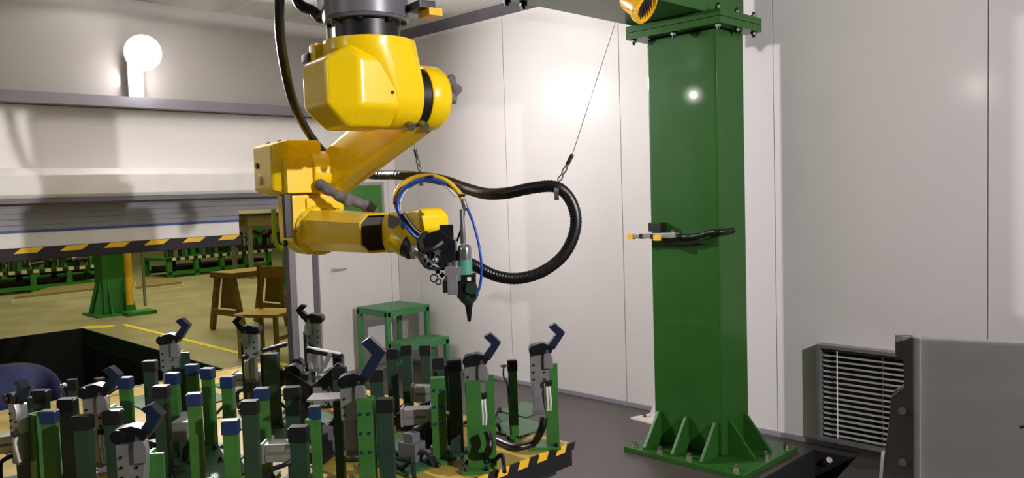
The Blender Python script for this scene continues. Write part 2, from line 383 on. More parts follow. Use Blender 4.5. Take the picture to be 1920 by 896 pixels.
# dark machine with white canopy seen right of the shutter
t = thing('hall_machine', 'brown machine under a white canopy seen right of the shutter end', 'machine', (-9.4, 4.2, 0), -.1); t.scale = (1, 1, .79)
MB().bb(-.5, .5, -1.1, 1.1, 1.35, 1.62).build('cabinet', M['brown'], t, bevel=.02)
MB().bb(-.6, .6, -1.3, 1.3, 1.68, 1.78).build('canopy', M['white'], t, bevel=.01)
for sx in (-.45, .45):
    for sy in (-1.05, 1.05): MB().bb(sx-.04, sx+.04, sy-.04, sy+.04, 0, 1.68).build('leg', M['far_steel'], t)
MB().bb(-.45, .45, -1, 1, .75, .82).build('shelf', M['black_metal'], t)
for i in range(12):
    x = -.3+.1*(i % 3); yy = -.95+i*.17
    MB().cyl((x+.2, yy, .82), (x+.2, yy, 1.02+.2*rnd.random()), .04, n=8).box((x+.3, yy, 1.05+.1*(i % 2)), (.22, .1, .06), RY(rnd.uniform(-.5, .5))).build('valve', M[('steel', 'far_steel', 'black_metal')[i % 3]], t)
t = tag(MB().tube([onx(513, 398, -3.0), onx(514, 430, -3.0), onx(516, 452, -3.0), onx(524, 464, -3.0), onx(545, 468, -3.0)], .03, 8).build('safety_rail', M['lime'], origin='base'), 'lime yellow bent rail beside the door jamb', 'rail')
MB().cyl(onx(513, 398, -3.0)-t.location, Vector((onx(513, 398, -3.0).x, onx(513, 398, -3.0).y, 2.6))-t.location, .03).build('upright', M['lime'], t)
MB().cyl(onx(545, 468, -3.0)-t.location, Vector((onx(545, 468, -3.0).x, onx(545, 468, -3.0).y, 0))-t.location, .03).build('upright', M['lime'], t)
# sheets on the hall floor
for a, b, c_, d_, lab in (((20, 568), (193, 548), (180, 537), (95, 546), 'long pale sheet pallet on the hall floor left of the green column'),
                          ((250, 548), (345, 537), (322, 528), (255, 534), 'shorter pale sheet pallet on the hall floor right of the green column')):
    P = [onz(*q, 0) for q in (a, b, c_, d_)]
    ps = MB().add([p+Vector((0, 0, z)) for z in (0, .05) for p in P], [(0, 3, 2, 1), (4, 5, 6, 7), (0, 1, 5, 4), (1, 2, 6, 5), (2, 3, 7, 6), (3, 0, 4, 7)])
    o = tag(ps.build('sheet_pallet', M['sheet_edge'], origin='base'), lab, 'pallet')
    cen = sum(P, Vector())/4
    MB().add([cen.lerp(p, .93)+Vector((0, 0, z))-o.location for z in (.051, .09) for p in P], [(0, 3, 2, 1), (4, 5, 6, 7), (0, 1, 5, 4), (1, 2, 6, 5), (2, 3, 7, 6), (3, 0, 4, 7)]).build('sheet', M['brown'], o)
# sawhorse
p = onz(402, 617, 0); q = onz(432, 628, 0)
t = thing('sawhorse', 'worn wooden sawhorse standing on the hall floor', 'sawhorse', ((p.x+q.x)/2, (p.y+q.y)/2+.15, 0), .12)
MB().bb(-.24, .24, -.14, .62, .66, .73).build('top_beam', M['wood'], t, bevel=.006)
for sy in (-.08, .56):
    for s in (-1, 1):
        MB().box((s*.25, sy, .34), (.075, .05, .70), RY(-s*.26)).build('leg', M['wood'], t, bevel=.004)
    MB().bb(-.27, .27, sy-.045, sy-.02, .2, .27).build('crossbar', M['wood'], t, bevel=.003)
    MB().prism([(-.17, .28), (.17, .28), (.09, .66), (-.09, .66)], (0, sy+.02, 0), (1, 0, 0), (0, 0, 1), -.02).build('gusset_board', M['wood'], t)
# chair
p = onz(498, 586, .45)
t = thing('wooden_chair', 'plain wooden chair with flat seat beside the door jamb', 'chair', (p.x-.05, p.y+.05, 0), .5)
MB().bb(-.25, .25, -.23, .23, .42, .455).build('seat', M['wood2'], t, bevel=.008)
for sx in (-.21, .21):
    for sy in (-.19, .19): MB().bb(sx-.02, sx+.02, sy-.02, sy+.02, 0, .42).build('leg', M['wood'], t, bevel=.003)
    MB().bb(sx-.018, sx+.018, .18, .215, .455, .92).build('back_post', M['wood'], t, bevel=.003)
    MB().bb(sx-.012, sx+.012, -.19, .19, .18, .215).build('stretcher', M['wood'], t)
MB().bb(-.21, .21, .185, .21, .78, .9).build('backrest', M['wood2'], t, bevel=.004)

# ================================================================== GANTRY COLUMN AND BEAM
CX0, CX1, CY0, CY1 = 3.40, 3.87, -.65, -.34
gx, gy = (CX0+CX1)/2, (CY0+CY1)/2
g = thing('gantry_column', 'tall glossy green steel gantry column with bolted flange and overhead beam', 'column', (gx, gy, 0))
og = (-gx, -gy, 0)
MB().bb(3.31, 4.11, -.85, -.2, 0, .03).build('base_plate', M['green'], g, bevel=.004, off=og)
MB().bb(CX0, CX1, CY0, CY1, .03, 2.485).build('column', M['green'], g, bevel=.018, off=og)
MB().bb(3.31, 3.95, -.735, -.27, 2.485, 2.524).build('lower_flange', M['green'], g, bevel=.003, off=og)
MB().bb(3.31, 3.95, -.735, -.27, 2.526, 2.565).build('upper_flange', M['green'], g, bevel=.003, off=og)
MB().bb(3.35, 3.842, -3.25, -.28, 2.565, 3.0).build('beam', M['green'], g, bevel=.008, off=og)
GP = [(0, 0), (.17, 0), (.17, .012), (.02, .2), (0, .2)]
for x in (3.44, 3.635, 3.83):
    MB().prism(GP, (x-.01, CY0, .03), (0, -1, 0), (0, 0, 1), -.02).build('gusset', M['green'], g, bevel=.002, off=og)
    MB().prism([(a*.7, b) for a, b in GP], (x-.01, CY1, .03), (0, 1, 0), (0, 0, 1), .02).build('gusset', M['green'], g, bevel=.002, off=og)
for yy in (-.585, -.40):
    MB().prism(GP, (CX1, yy-.01, .03), (1, 0, 0), (0, 0, 1), -.02).build('gusset', M['green'], g, bevel=.002, off=og)
    MB().prism([(a*.5, b) for a, b in GP], (CX0, yy-.01, .03), (-1, 0, 0), (0, 0, 1), .02).build('gusset', M['green'], g, bevel=.002, off=og)
def bolt(x, y, z, r, h, m, par, off, up=1):
    return MB().cyl((x, y, z), (x, y, z+.003*up), r*1.7, n=12).cyl((x, y, z+.003*up), (x, y, z+h*.55*up), r*1.4, n=6).cyl((x, y, z+h*.55*up), (x, y, z+h*up), r*.75, n=8).build('bolt', m, par, off=off)
for x, yy in ((3.36, -.8), (3.54, -.8), (3.735, -.79), (4.04, -.8), (4.06, -.5), (4.06, -.25), (3.36, -.5)):
    bolt(x, yy, .03, .012, .035, M['zinc'], g, og)
for x, yy in ((3.345, -.70), (3.345, -.31), (3.63, -.705), (3.92, -.705), (3.92, -.5), (3.92, -.31)):
    bolt(x, yy, 2.565, .012, .035, M['black'], g, og); bolt(x, yy, 2.485, .012, .03, M['black'], g, og, -1)
for yy in (-1.68, -1.80):
    bolt(3.37, yy, 2.565, .014, .035, M['black_metal'], g, og, -1)
# white strut foot behind the column
t = thing('strut_foot', 'white steel foot plate bolted to the floor behind the green column', 'bracket', (3.10, -.2, 0))
MB().prism([(-.17, -.07), (.2, -.1), (.2, .12), (-.12, .1)], (0, 0, 0), (1, 0, 0), (0, 1, 0), .014).build('foot_plate', M['white'], t, bevel=.002)
MB().prism([(-.08, .014), (.16, .014), (.16, .4), (.08, .4)], (0, .02, 0), (1, 0, 0), (0, 0, 1), -.014).build('rib', M['white'], t)
MB().bb(.10, .2, -.02, .1, .014, 2.4).build('strut', M['white'], t, bevel=.004)
bolt(-.1, -.0, .014, .01, .03, M['zinc'], t, (0, 0, 0))
# sensor bar strapped to the column
yb = CY0-.06
t = thing('gripper_bar', 'aluminium gripper bar with yellow pads strapped to the green column', 'tool', (3.47, yb, 1.30))
MB().box((.045, 0, .012), (.23, .05, .03), RY(-.03)).build('bar', M['alu'], t, bevel=.003)
MB().box((-.10, -.005, .005), (.11, .03, .026)).build('bar_extension', M['alu'], t, bevel=.003)
MB().box((-.08, -.006, .006), (.03, .034, .03)).build('clip', M['black'], t)
MB().box((.005, -.027, .006), (.028, .01, .028)).build('clip', M['black'], t)
MB().box((-.165, -.005, .004), (.04, .04, .034)).build('pad', M['stripe_yellow'], t, bevel=.003)
MB().box((.04, -.03, .0), (.045, .02, .034)).build('pad', M['stripe_yellow'], t, bevel=.003)
MB().box((.0, .03, .06), (.09, .058, .055)).build('switch_box', M['black'], t, bevel=.004)
MB().cyl((.13, -.0, .02), (.13, 0, .045), .008).build('screw', M['steel'], t)
MB().prism([(.0, -.006), (.22, -.01), (.36, .01), (.2, .02), (.02, -.0)], (0, .03, -.03), (1, 0, 0), (0, 0, 1), -.01).build('backplate', M['dark_green'], t)
MB().tube([(.13, .0, .01), (.2, .01, .005), (.28, .02, .01), (.36, .03, .03), (.42, .04, .035), (.43, .1, .035), (.42, .18, .035)], .017, 10, ridge=.06, pitch=.01).build('cable_sleeve', M['hose'], t)
# yellow explosion-proof lamp under the beam
lp = sight(1203, 10, 4.0)
t = thing('caged_lamp', 'yellow round caged work lamp hanging under the green beam, unlit', 'lamp', (lp.x, lp.y, lp.z)); t.scale = (.78, .78, .78)
fd = Vector((.80, .10, -.5)).normalized()
MB().lathe([(.04, -.13), (.07, -.12), (.085, -.03), (.105, 0), (.105, .02), (.085, .022)], (0, 0, 0), fd, 24).build('housing', M['yellow2'], t)
MB().lathe([(.09, .018), (.105, .02), (.108, .04), (.088, .045), (.085, .03)], (0, 0, 0), fd, 24).build('rim', M['yellow2'], t)
MB().lathe([(.084, .023), (.06, .034), (.001, .038)], (0, 0, 0), fd, 20).build('lens', M['glass'], t)
b = MB(); sx = fd.orthogonal().normalized(); sy = fd.cross(sx)
for k in range(-3, 4): b.box(fd*.041+sx*(k*.022), (.004, .15*math.sqrt(max(.05, 1-(k/3.7)**2)), .004), Matrix((sx, sy, fd)).transposed())
b.build('guard', M['black_metal'], t)
bk = MB().cyl(-fd*.06, (-.10, .03, (2.565-lp.z)/.78), .018, n=10).build('bracket', M['yellow2'], t)
MB().box((-.09, -.04, .05), (.07, .06, .05)).build('junction_box', M['yellow2'], t, bevel=.006)

# added point light imitating the left floodlight's down-spill on the wall
sl = bpy.data.lights.new('added_spill', 'POINT'); sl.energy = 5; sl.color = (1, .955, .955); sl.shadow_soft_size = .04
so = bpy.data.objects.new('added_spill', sl); COL.objects.link(so); so.location = (.2, -2.4, 2.535)
# floodlights of the cell
def floodlight(name, label, loc, target, wall_pt, lens=True):
    t = thing('floodlight', label, 'lamp', loc)
    d = (Vector(target)-Vector(loc)).normalized(); q = d.to_track_quat('Z', 'Y').to_matrix()
    b = MB().lathe([(.05, -.16), (.08, -.15), (.10, -.06), (.13, -.035), (.13, -.02)], (0, 0, 0), d, 24).build('housing', M['white'], t)
    MB().lathe([(.118, -.022), (.118, -.014)], (0, 0, 0), d, 24).build('lens', M['lens'], t)
    wp = Vector(wall_pt)-Vector(loc)
    return t, d, wp
t, d, wp = floodlight('floodlight', 'bright floodlight on a white bracket above the channel on the left wall', LAMP1, (4.0, -3.1, 1.9), (0, -2.4, 2.4))
MB().bb(-.19, -.17, -.055, .055, -.30, -.02).bb(-.25, -.17, -.055, .055, -.306, -.29).bb(-.19, -.05, -.03, .03, -.06, -.03).build('bracket', M['white'], t, bevel=.003)
t, d, wp = floodlight('floodlight', 'floodlight under the ceiling to the right, outside the view', LAMP2, (0, -2.75, 1.7), (X1, -2.6, 2.6))
MB().bb(.05, .11, -.03, .03, 0, H-LAMP2[2]).build('bracket', M['white'], t)
t, d, wp = floodlight('floodlight', 'floodlight on the front wall behind the viewer', LAMP3, (3.2, -1, 1), (3.3, Y0, 2.7))
MB().bb(-.03, .03, Y0-LAMP3[1], -.12, -.03, .03).build('bracket', M['white'], t)

t, d, wp = floodlight('floodlight', 'floodlight on the left wall nearer the viewer, outside the view', LAMP4, (3.6, -.6, 1.9), (0, -6.15, 2.4))
MB().bb(-.25, -.05, -.03, .03, -.03, .03).build('bracket', M['white'], t)

# ================================================================== ROBOT  (local axes: x = reach, y = shoulder axis, z up)
RJ = Vector((3.547, -2.784, 2.565)); RA = math.atan2(-.174, .985)
ro = thing('robot_arm', 'yellow six axis robot arm hanging upside down under the green beam', 'robot', RJ, RA)
OR = (0, 0, -2.565)
def rpart(b, name, m, bevel=0, par=None): return b.build(name, M[m], par or ro, bevel=bevel, off=OR)
def circ(c, r, axis, n=20):
    c = Vector(c); o = []
    for i in range(n):
        a = 2*PI*i/n; x, y = r*math.cos(a), r*math.sin(a)
        o.append(c+Vector({'u': (0, x, y), 'v': (x, 0, y), 'w': (x, y, 0)}[axis]))
    return o
base = rpart(MB().cyl((0, 0, 2.305), (0, 0, 2.565), .172, n=40).cyl((0, 0, 2.292), (0, 0, 2.305), .165, .172, n=40), 'base', 'graphite', .004)
rpart(MB().bb(-.2, -.1, -.13, .05, 2.32, 2.56), 'connector_box', 'graphite', .01)
for i in range(8):
    a = i*PI/4+.2
    rpart(MB().cyl((.15*math.cos(a), .15*math.sin(a), 2.28), (.15*math.cos(a), .15*math.sin(a), 2.294), .011, n=8), 'bolt', 'black_metal', 0, base)
rpart(MB().cyl((0, 0, 2.20), (0, 0, 2.30), .134, n=40), 'neck', 'black')
J2 = (.035, 2.0)
cast = rpart(MB().hull(circ((0, .01, 2.218), .185, 'w', 28)+circ((0, .01, 2.17), .185, 'w', 28)+circ((J2[0], .165, J2[1]), .128, 'v', 28)+circ((J2[0], .05, J2[1]), .134, 'v', 28)), 'shoulder_casting', 'yellow', .006)
cov = MB().hull([(.168, v, w_) for v in (-.115, .05) for w_ in (1.945, 2.13)] + [(u, -.222, w_) for u in (-.15, .09) for w_ in (1.955, 2.13)] +
                [(u, v, 1.868) for u in (-.1, .10) for v in (-.15, .04)] + [(u, v, 2.19) for u in (-.12, .12) for v in (-.13, .02)] +
                [(-.17, v, w_) for v in (-.16, .04) for w_ in (1.95, 2.14)])
rpart(cov, 'motor_cover', 'yellow', .018)
for p_ in ((.166, .02, 2.0), (.11, -.16, 1.935)): rpart(MB().cyl(p_, (p_[0]+.006, p_[1]-.002, p_[2]), .007, n=8), 'screw', 'black_metal')
rpart(MB().cyl((J2[0], .16, J2[1]), (J2[0], .205, J2[1]), .121, n=36), 'shoulder_seal', 'black')
rpart(MB().lathe([(.128, .205), (.133, .215), (.133, .275), (.115, .30), (.07, .305)], (J2[0], 0, J2[1]), (0, 1, 0), 36), 'shoulder_hub', 'yellow')
J3 = (-.70, 1.715)
ua = rpart(MB().hull(circ((J2[0], .20, J2[1]-.0), .118, 'v', 24)+circ((J2[0], .28, J2[1]), .122, 'v', 24)+circ((-.62, .05, 1.715), .10, 'v', 24)+circ((-.62, .16, 1.715), .095, 'v', 24)), 'upper_arm', 'yellow', .006)
ax = Vector((-.655, -.15, -.285)).normalized()
for s in (.33, .52):
    c_ = Vector((J2[0], .2, J2[1])).lerp(Vector((-.62, .05, 1.715)), s); nv = Vector((-.2, -1, -.1)).normalized()
    nv = (nv-ax*nv.dot(ax)).normalized()
    rpart(MB().cyl(c_-nv*.01, c_+nv*.004, .022, n=14), 'arm_hole', 'black', 0, ua)
for s in (.0, .03):
    rpart(MB().cyl((.10+s, .12+s*1.5, 1.885), (.13+s, .12+s*1.5, 1.87), .016, n=10), 'stop_pin', 'zinc')
# elbow: motor cover, gearbox block and forearm gearbox
el = rpart(MB().hull([(u, -.2, w_) for u in (-.9, -.64) for w_ in (1.64, 1.85)]+[(u, v, w_) for u, v in ((-.93, -.14), (-.93, 0.03), (-.60, -.14), (-.60, 0.03)) for w_ in (1.62, 1.87)]), 'elbow_motor_cover', 'yellow', .016)
rpart(MB().bb(-.72, -.565, -.155, .0, 1.625, 1.79), 'elbow_gearbox', 'yellow', .005)
rpart(MB().lathe([(.10, 0), (.105, .01), (.105, .08), (.09, .09)], (-.64, -.03, 1.715), (0, 1, 0), 24), 'elbow_boss', 'yellow')
rpart(MB().cyl((-.80, -.2, 1.69), (-.80, -.212, 1.69), .024, n=16), 'plug', 'white', .003, el)
rpart(MB().cyl((-.83, -.2, 1.76), (-.83, -.208, 1.76), .014, n=8), 'port', 'black_metal', 0, el)
for uu in (-.82, -.66): rpart(MB().cyl((uu, -.14, 1.868), (uu, -.155, 1.86), .008, n=8), 'screw', 'black_metal', 0, el)
eb = rpart(MB().hull([(u, v, w_) for u in (-.80, -.60) for v in (-.125, .13) for w_ in (1.47, 1.615)]+[(u, v, 1.62) for u in (-.78, -.62) for v in (-.11, .11)]+
                [(u, v, 1.335) for u in (-.76, -.62) for v in (-.055, .055)]+[(u, v, 1.39) for u in (-.79, -.61) for v in (-.125, .125)]), 'forearm_gearbox', 'yellow', .012)
rpart(MB().bb(-.60, -.585, -.06, .11, 1.545, 1.60), 'gearbox_rib', 'yellow', .004)
rpart(MB().lathe([(.118, 0), (.118, .02), (.105, .035)], (-.605, 0, 1.45), (1, 0, 0), 28), 'forearm_flange', 'yellow')
for i in range(10):
    a = i*PI/5; rpart(MB().cyl((-.585, .11*math.cos(a), 1.45+.11*math.sin(a)), (-.58, .11*math.cos(a), 1.45+.11*math.sin(a)), .006, n=6), 'bolt', 'black_metal')
rpart(MB().cyl((-.70, -.126, 1.39), (-.70, -.135, 1.39), .018, n=12), 'plug', 'black_metal')
def octa(u, rv, rw, c=.55, v0=0): return [Vector((u, v0+a*rv, 1.45+b*rw)) for a, b in ((-1, -c), (-c, -1), (c, -1), (1, -c), (1, c), (c, 1), (-c, 1), (-1, c))]
fa = MB()
ring = [octa(-.585, .095, .093), octa(-.05, .083, .080), octa(.035, .083, .080), octa(.03, .075, .072), octa(-.16, .07, .066)]
fa.add([p for r_ in ring for p in r_], [(k*8+i, k*8+(i+1) % 8, (k+1)*8+(i+1) % 8, (k+1)*8+i) for k in range(4) for i in range(8)]+[tuple(range(7, -1, -1)), tuple(range(32, 40))])
fo = rpart(fa, 'forearm', 'yellow')
rpart(MB().add(octa(.0, .0735, .0705)+octa(-.03, .073, .07), [tuple(range(8)), tuple(range(15, 7, -1))]+[(i, (i+1) % 8, 8+(i+1) % 8, 8+i) for i in range(8)]), 'forearm_opening', 'black', 0, fo)  # black plate painted as the dark inside of the open forearm end
rpart(MB().hull([(u, v, w_) for u in (-.02, .2) for v in (.05, .125) for w_ in (1.375, 1.53)]), 'wrist_fork', 'yellow', .006)
rpart(MB().hull([(.10, v, w_) for v in (-.02, .12) for w_ in (1.41, 1.50)]+[(.15, v, w_) for v in (-.03, .12) for w_ in (1.375, 1.525)]+[(.46, v, w_) for v in (-.045, .08) for w_ in (1.47, 1.525)]+[(.36, v, 1.40) for v in (-.03, .08)]+[(.44, v, 1.55) for v in (-.03, .06)]), 'wrist_housing', 'yellow', .012)
rpart(MB().box((.27, -.042, 1.495), (.12, .004, .05), RY(.15)), 'wrist_cutout', 'dark_trim')
for i, (u, w_) in enumerate(((.33, 1.53), (.36, 1.515), (.385, 1.50))): rpart(MB().cyl((u, -.045, w_), (u, -.055, w_), .007, n=8), 'bolt', 'black_metal')
wd_ = Vector((.76, .385, -.45)).normalized(); wc = Vector((.27, -.035, 1.445))
rpart(MB().lathe([(.055, 0), (.058, .03), (.056, .06)], wc, wd_, 24), 'wrist_joint', 'yellow')
rpart(MB().lathe([(.053, .06), (.053, .085), (.045, .09)], wc, wd_, 24), 'wrist_seal', 'black')
rpart(MB().lathe([(.040, .09), (.042, .105), (.034, .11), (.034, .14), (.041, .142), (.041, .17)], wc, wd_, 24), 'tool_flange', 'steel')
# grey cloth gaiters on the cable bundle
rr = random.Random(3)
gp = [sight(*p_) for p_ in ((598, 345, 3.72), (620, 358, 3.68), (645, 372, 3.66), (668, 378, 3.66), (690, 388, 3.68), (705, 398, 3.72))]
def wob(s): return .027+.004*math.sin(s*17)+.003*math.sin(s*41+1)-.006*abs(s-.5)
inv = Matrix.Rotation(-RA, 3, 'Z')
MB().tube([inv @ (p_-RJ) for p_ in gp], wob, 12, 6).build('cable_gaiter', M['gaiter'], ro)
gp2 = [sight(*p_) for p_ in ((826, 150, 3.62), (842, 152, 3.62), (852, 170, 3.62), (840, 188, 3.62), (826, 196, 3.62))]
MB().tube([inv @ (p_-RJ) for p_ in gp2], lambda s: .028+.008*math.sin(s*30), 12, 6).build('cable_gaiter', M['gaiter'], ro)
rpart(MB().bb(-.14, -.08, -.19, -.12, 2.15, 2.215), 'cable_clamp', 'yellow', .004)
rpart(MB().bb(-.20, -.13, -.2, -.14, 2.15, 2.185), 'cable_clamp', 'black', .004)
rpart(MB().bb(.16, .25, .15, .21, 2.295, 2.325), 'limit_switch', 'yellow2', .003)
rpart(MB().bb(.12, .23, .12, .19, 2.325, 2.355), 'limit_switch', 'black', .003)
rpart(MB().bb(-.15, -.138, -.11, -.095, 2.21, 2.31), 'cable_tie_bar', 'white')
rpart(MB().bb(-.62, -.585, -.165, -.135, 1.42, 1.62), 'connector_strip', 'black', .003)

# ---- laser head held at the wrist
TD = 2.74; tr0 = sight(880, 603, TD)
lh = thing('laser_head', 'black and silver laser welding head with pointed nozzle on the robot wrist', 'tool', tr0, PI/4)
S = TD/F
def tp(px, py, y=0): return Vector(((px-880)*S, y, (603-py)*S))
def tbox(x0, x1, y0, y1, ya, yb_): return MB().bb((x0-880)*S, (x1-880)*S, ya, yb_, (603-y1)*S, (603-y0)*S)
MB().lathe([(.003, 0), (.006, .004), (.012, .05), (.016, .065)], tp(880, 603), (0, 0, 1), 16).build('nozzle', M['black_metal'], lh)
MB().lathe([(.014, 0), (.026, .012), (.036, .028), (.037, .05), (.03, .06)], tp(879, 570), (0, 0, 1), 20).build('nozzle_holder', M['dark_green'], lh)
MB().cyl(tp(887, 537, -.03), tp(887, 537, -.045), .020, n=18).build('focus_dial', M['dark_green'], lh)
tbox(860, 895, 513, 556, -.035, .035).build('head_body', M['black_metal'], lh, bevel=.004)
tbox(880, 887, 517, 524, -.037, -.035).build('label_plate', M['white'], lh)
MB().cyl(tp(876, 516), tp(876, 486), .0235, n=24).build('teal_collar', M['teal'], lh)
MB().lathe([(.0235, 0), (.0235, .035), (.021, .045), (.013, .052)], tp(876, 486), (0, 0, 1), 24).build('collimator', M['steel'], lh)
MB().cyl(tp(874, 456), tp(873, 392), .0095, .008, n=14).build('fibre_connector', M['steel'], lh)
tbox(839, 868, 497, 524, -.04, .0).build('camera_box', M['alu'], lh, bevel=.003)
MB().cyl(tp(858, 497, -.02), tp(858, 486, -.02), .012, n=14).cyl(tp(848, 497, -.02), tp(848, 489, -.02), .009, n=12).build('camera_connector', M['steel'], lh)
tbox(833, 858, 524, 546, -.02, .03).build('drive_motor', M['graphite'], lh, bevel=.003)
tbox(843, 862, 512, 548, -.045, -.01).build('side_block', M['alu_body'], lh, bevel=.003)
tbox(831, 856, 420, 470, -.012, .022).build('mount_plate', M['black_metal'], lh, bevel=.002)
MB().hull([tp(x, y_, z_) for x, y_ in ((796, 438), (832, 428), (860, 450), (860, 502), (836, 504), (806, 478)) for z_ in (-.02, .06)]).build('mount_bracket', M['black_metal'], lh, bevel=.004)
tbox(852, 866, 470, 520, 0, .04).build('mount_arm', M['black_metal'], lh, bevel=.003)
MB().prism([(0, 0), (.012, .008), (.02, 0), (.018, .014), (.028, .02), (.016, .022), (.01, .034), (.006, .02), (-.006, .018), (.004, .012)], tp(820, 478, -.028), (1, 0, 0), (0, 0, 1), -.004).build('clamp_plate', M['steel'], lh)
MB().ball(tp(822, 484, -.03), .012, n=6).ball(tp(800, 470, -.02), .012, n=6).build('fitting', M['steel'], lh)
b = MB()
for i in range(7): b.box(tp(800+i*8, 486+i*7, .01), (.014, .02, .014), RY(i))
b.build('valve_fittings', M['black'], lh)
for cx_, cy_, r_ in ((818, 518, 7), (826, 525, 5)):
    MB().tube([tp(cx_+r_*math.cos(a*.7), cy_+r_*math.sin(a*.7), -.02) for a in range(11)], .0022, 6, 3).build('cable_loop', M['black'], lh)
MB().tube([tp(806, 435, .0), tp(795, 445, -.03), tp(800, 465, -.035), tp(820, 462, -.035), tp(836, 452, -.02)], .011, 8).build('cable_bundle', M['black'], lh)
MB().tube([tp(790, 455, .0), tp(800, 490, -.03), tp(820, 500, -.03), tp(845, 500, 0)], .006, 8).build('cable_bundle', M['black'], lh)

# ---- hoses
def hose(pts, r, m, name, label, cat='hose', ridge=0, pitch=.012, n=10):
    return tag(MB().tube([sight(*p_) for p_ in pts], r, n, 8, ridge, pitch).build(name, M[m], origin='base'), label, cat)
hose(((527, -60, 3.2), (524, 0, 3.25), (525, 60, 3.32), (533, 120, 3.42), (548, 185, 3.55), (572, 240, 3.75), (604, 283, 3.95), (640, 312, 4.02), (690, 327, 3.95), (740, 328, 3.7), (785, 331, 3.45), (830, 338, 3.25), (870, 352, 3.08),
      (910, 363, 2.95), (950, 362, 2.88), (1000, 352, 2.83), (1040, 350, 2.8), (1065, 368, 2.8), (1079, 402, 2.8), (1076, 440, 2.8), (1055, 480, 2.8), (1015, 510, 2.8), (970, 522, 2.8), (930, 517, 2.8), (900, 503, 2.8), (886, 496, 2.8), (870, 490, 2.8)),
     .0205, 'hose', 'cable_hose', 'thick black corrugated hose looping from the robot base to the laser head', ridge=.05, pitch=.011, n=14)
hose(((548, -40, 3.3), (560, 5, 3.3), (585, 20, 3.3), (600, 33, 3.28), (612, 30, 3.25)), .022, 'hose', 'supply_hose', 'short black hose entering the grey robot base', ridge=.05)
hose(((800, 448, 2.82), (770, 430, 2.8), (752, 405, 2.8), (741, 375, 2.8), (750, 350, 2.8), (775, 334, 2.8), (805, 330, 2.78), (835, 338, 2.76), (858, 358, 2.75), (868, 375, 2.74)), .0085, 'hose_yellow', 'fibre_conduit', 'yellow fibre conduit arching over the robot wrist', ridge=.04, pitch=.006)
hose(((868, 375, 2.74), (872, 385, 2.74), (873, 395, 2.74)), .0085, 'graphite', 'fibre_sleeve', 'dark sleeve where the yellow fibre conduit ends above the laser head')
hose(((797, 455, 2.8), (775, 440, 2.78), (757, 415, 2.78), (746, 388, 2.78), (752, 362, 2.78), (770, 345, 2.77), (800, 336, 2.77), (830, 342, 2.76), (845, 350, 2.76)), .0065, 'hose_blue', 'air_hose', 'blue air hose running inside the yellow conduit arch')
hose(((876, 390, 2.73), (888, 420, 2.72), (898, 460, 2.72), (903, 500, 2.72), (901, 530, 2.73), (896, 548, 2.73)), .0045, 'hose_blue', 'air_hose', 'thin blue air hose bowing right of the laser head')
hose(((866, 378, 2.75), (870, 400, 2.76), (864, 430, 2.77), (857, 452, 2.78)), .0035, 'black', 'signal_cable', 'thin black cable beside the steel fibre connector', 'cable')
hose(((792, 450, 2.84), (765, 425, 2.83), (750, 395, 2.83), (755, 365, 2.83), (785, 342, 2.82), (825, 342, 2.8), (855, 368, 2.78)), .004, 'hose_white', 'signal_cable', 'thin white cable following the yellow conduit arch', 'cable')
hose(((788, 440, 2.79), (772, 425, 2.78), (754, 400, 2.77)), .009, 'black', 'cable_wrap', 'black wrap around the cables at the wrist', 'cable')
for px, py, dd, lab in ((807, 331, 2.77, 'black cable tie at the top of the yellow conduit arch'), (744, 380, 2.79, 'black cable tie left on the yellow conduit arch'), (866, 366, 2.745, 'black cable tie right on the yellow conduit arch')):
    p_ = sight(px, py, dd); tag(MB().box((0, 0, 0), (.022, .03, .009), RZ(PI/4)).build('cable_tie', M['black'], bevel=.002), lab, 'cable tie').location = p_
# hangers holding the black hose
def hanger(px, py, px2, py2, d, top, label):
    a = sight(px, py, d); b = sight(px2, py2, d); t = thing('hose_hanger', label, 'hanger', a)
    v = b-a; n = v.normalized()
    MB().lathe([(.024, -.008), (.027, -.008), (.027, .008), (.024, .008)], (0, 0, -.022), (ray(px, py).cross(Vector((0, 0, 1)))), 16).build('clip', M['steel'], t)
    MB().tube([v*.1+Vector((0, 0, .002)), v*.25+R2*.007, v*.4, v*.25-R2*.007, v*.1], .0025, 6, 4).build('ring', M['steel'], t)
    MB().tube([v*.35, v*.5+R2*.007, v*.68, v*.5-R2*.006, v*.36], .003, 6, 4).build('carabiner', M['steel'], t)
    MB().cyl(v*.68, v, .007, n=10).build('wire_ferrule', M['black'], t)
    MB().cyl(v, top-a, .0016, n=6).build('wire', M['far_steel'], t)
hanger(1043, 349, 1073, 290, 2.8, onz(1168, -1, 2.565), 'steel carabiner hanger holding the black hose at its right bend')
hanger(789, 327, 778, 280, 3.43, onz(738, 30, 3.1), 'steel carabiner hanger holding the black hose left of the conduit arch')

# ================================================================== WELDING TABLE
TZ = .5; AX0, AX1, AY0, AY1 = 1.25, 3.99, -4.55, -2.11
tb = thing('fixture_table', 'yellow topped fixture table with black and yellow edge stripes', 'table', ((AX0+AX1)/2, (AY0+AY1)/2, 0))
ot = (-(AX0+AX1)/2, -(AY0+AY1)/2, 0)
MB().bb(AX0, AX1, AY0, AY1, TZ-.03, TZ).build('tabletop', M['table_yellow'], tb, off=ot, bevel=.003)
MB().bb(AX0+.05, AX1-.05, AY0+.05, AY1-.05, TZ-.14, TZ-.031).build('frame', M['dark_green'], tb, off=ot)
MB().bb(AX0-.014, AX0-.001, AY0, AY1, TZ-.05, TZ+.004).build('edge_angle', M['alu'], tb, off=ot)
for x in (AX0+.2, 2.6, AX1-.2):
    for yy in (AY0+.2, AY1-.25): MB().bb(x-.045, x+.045, yy-.045, yy+.045, 0, TZ-.14).build('leg', M['post_green'], tb, off=ot, bevel=.004)
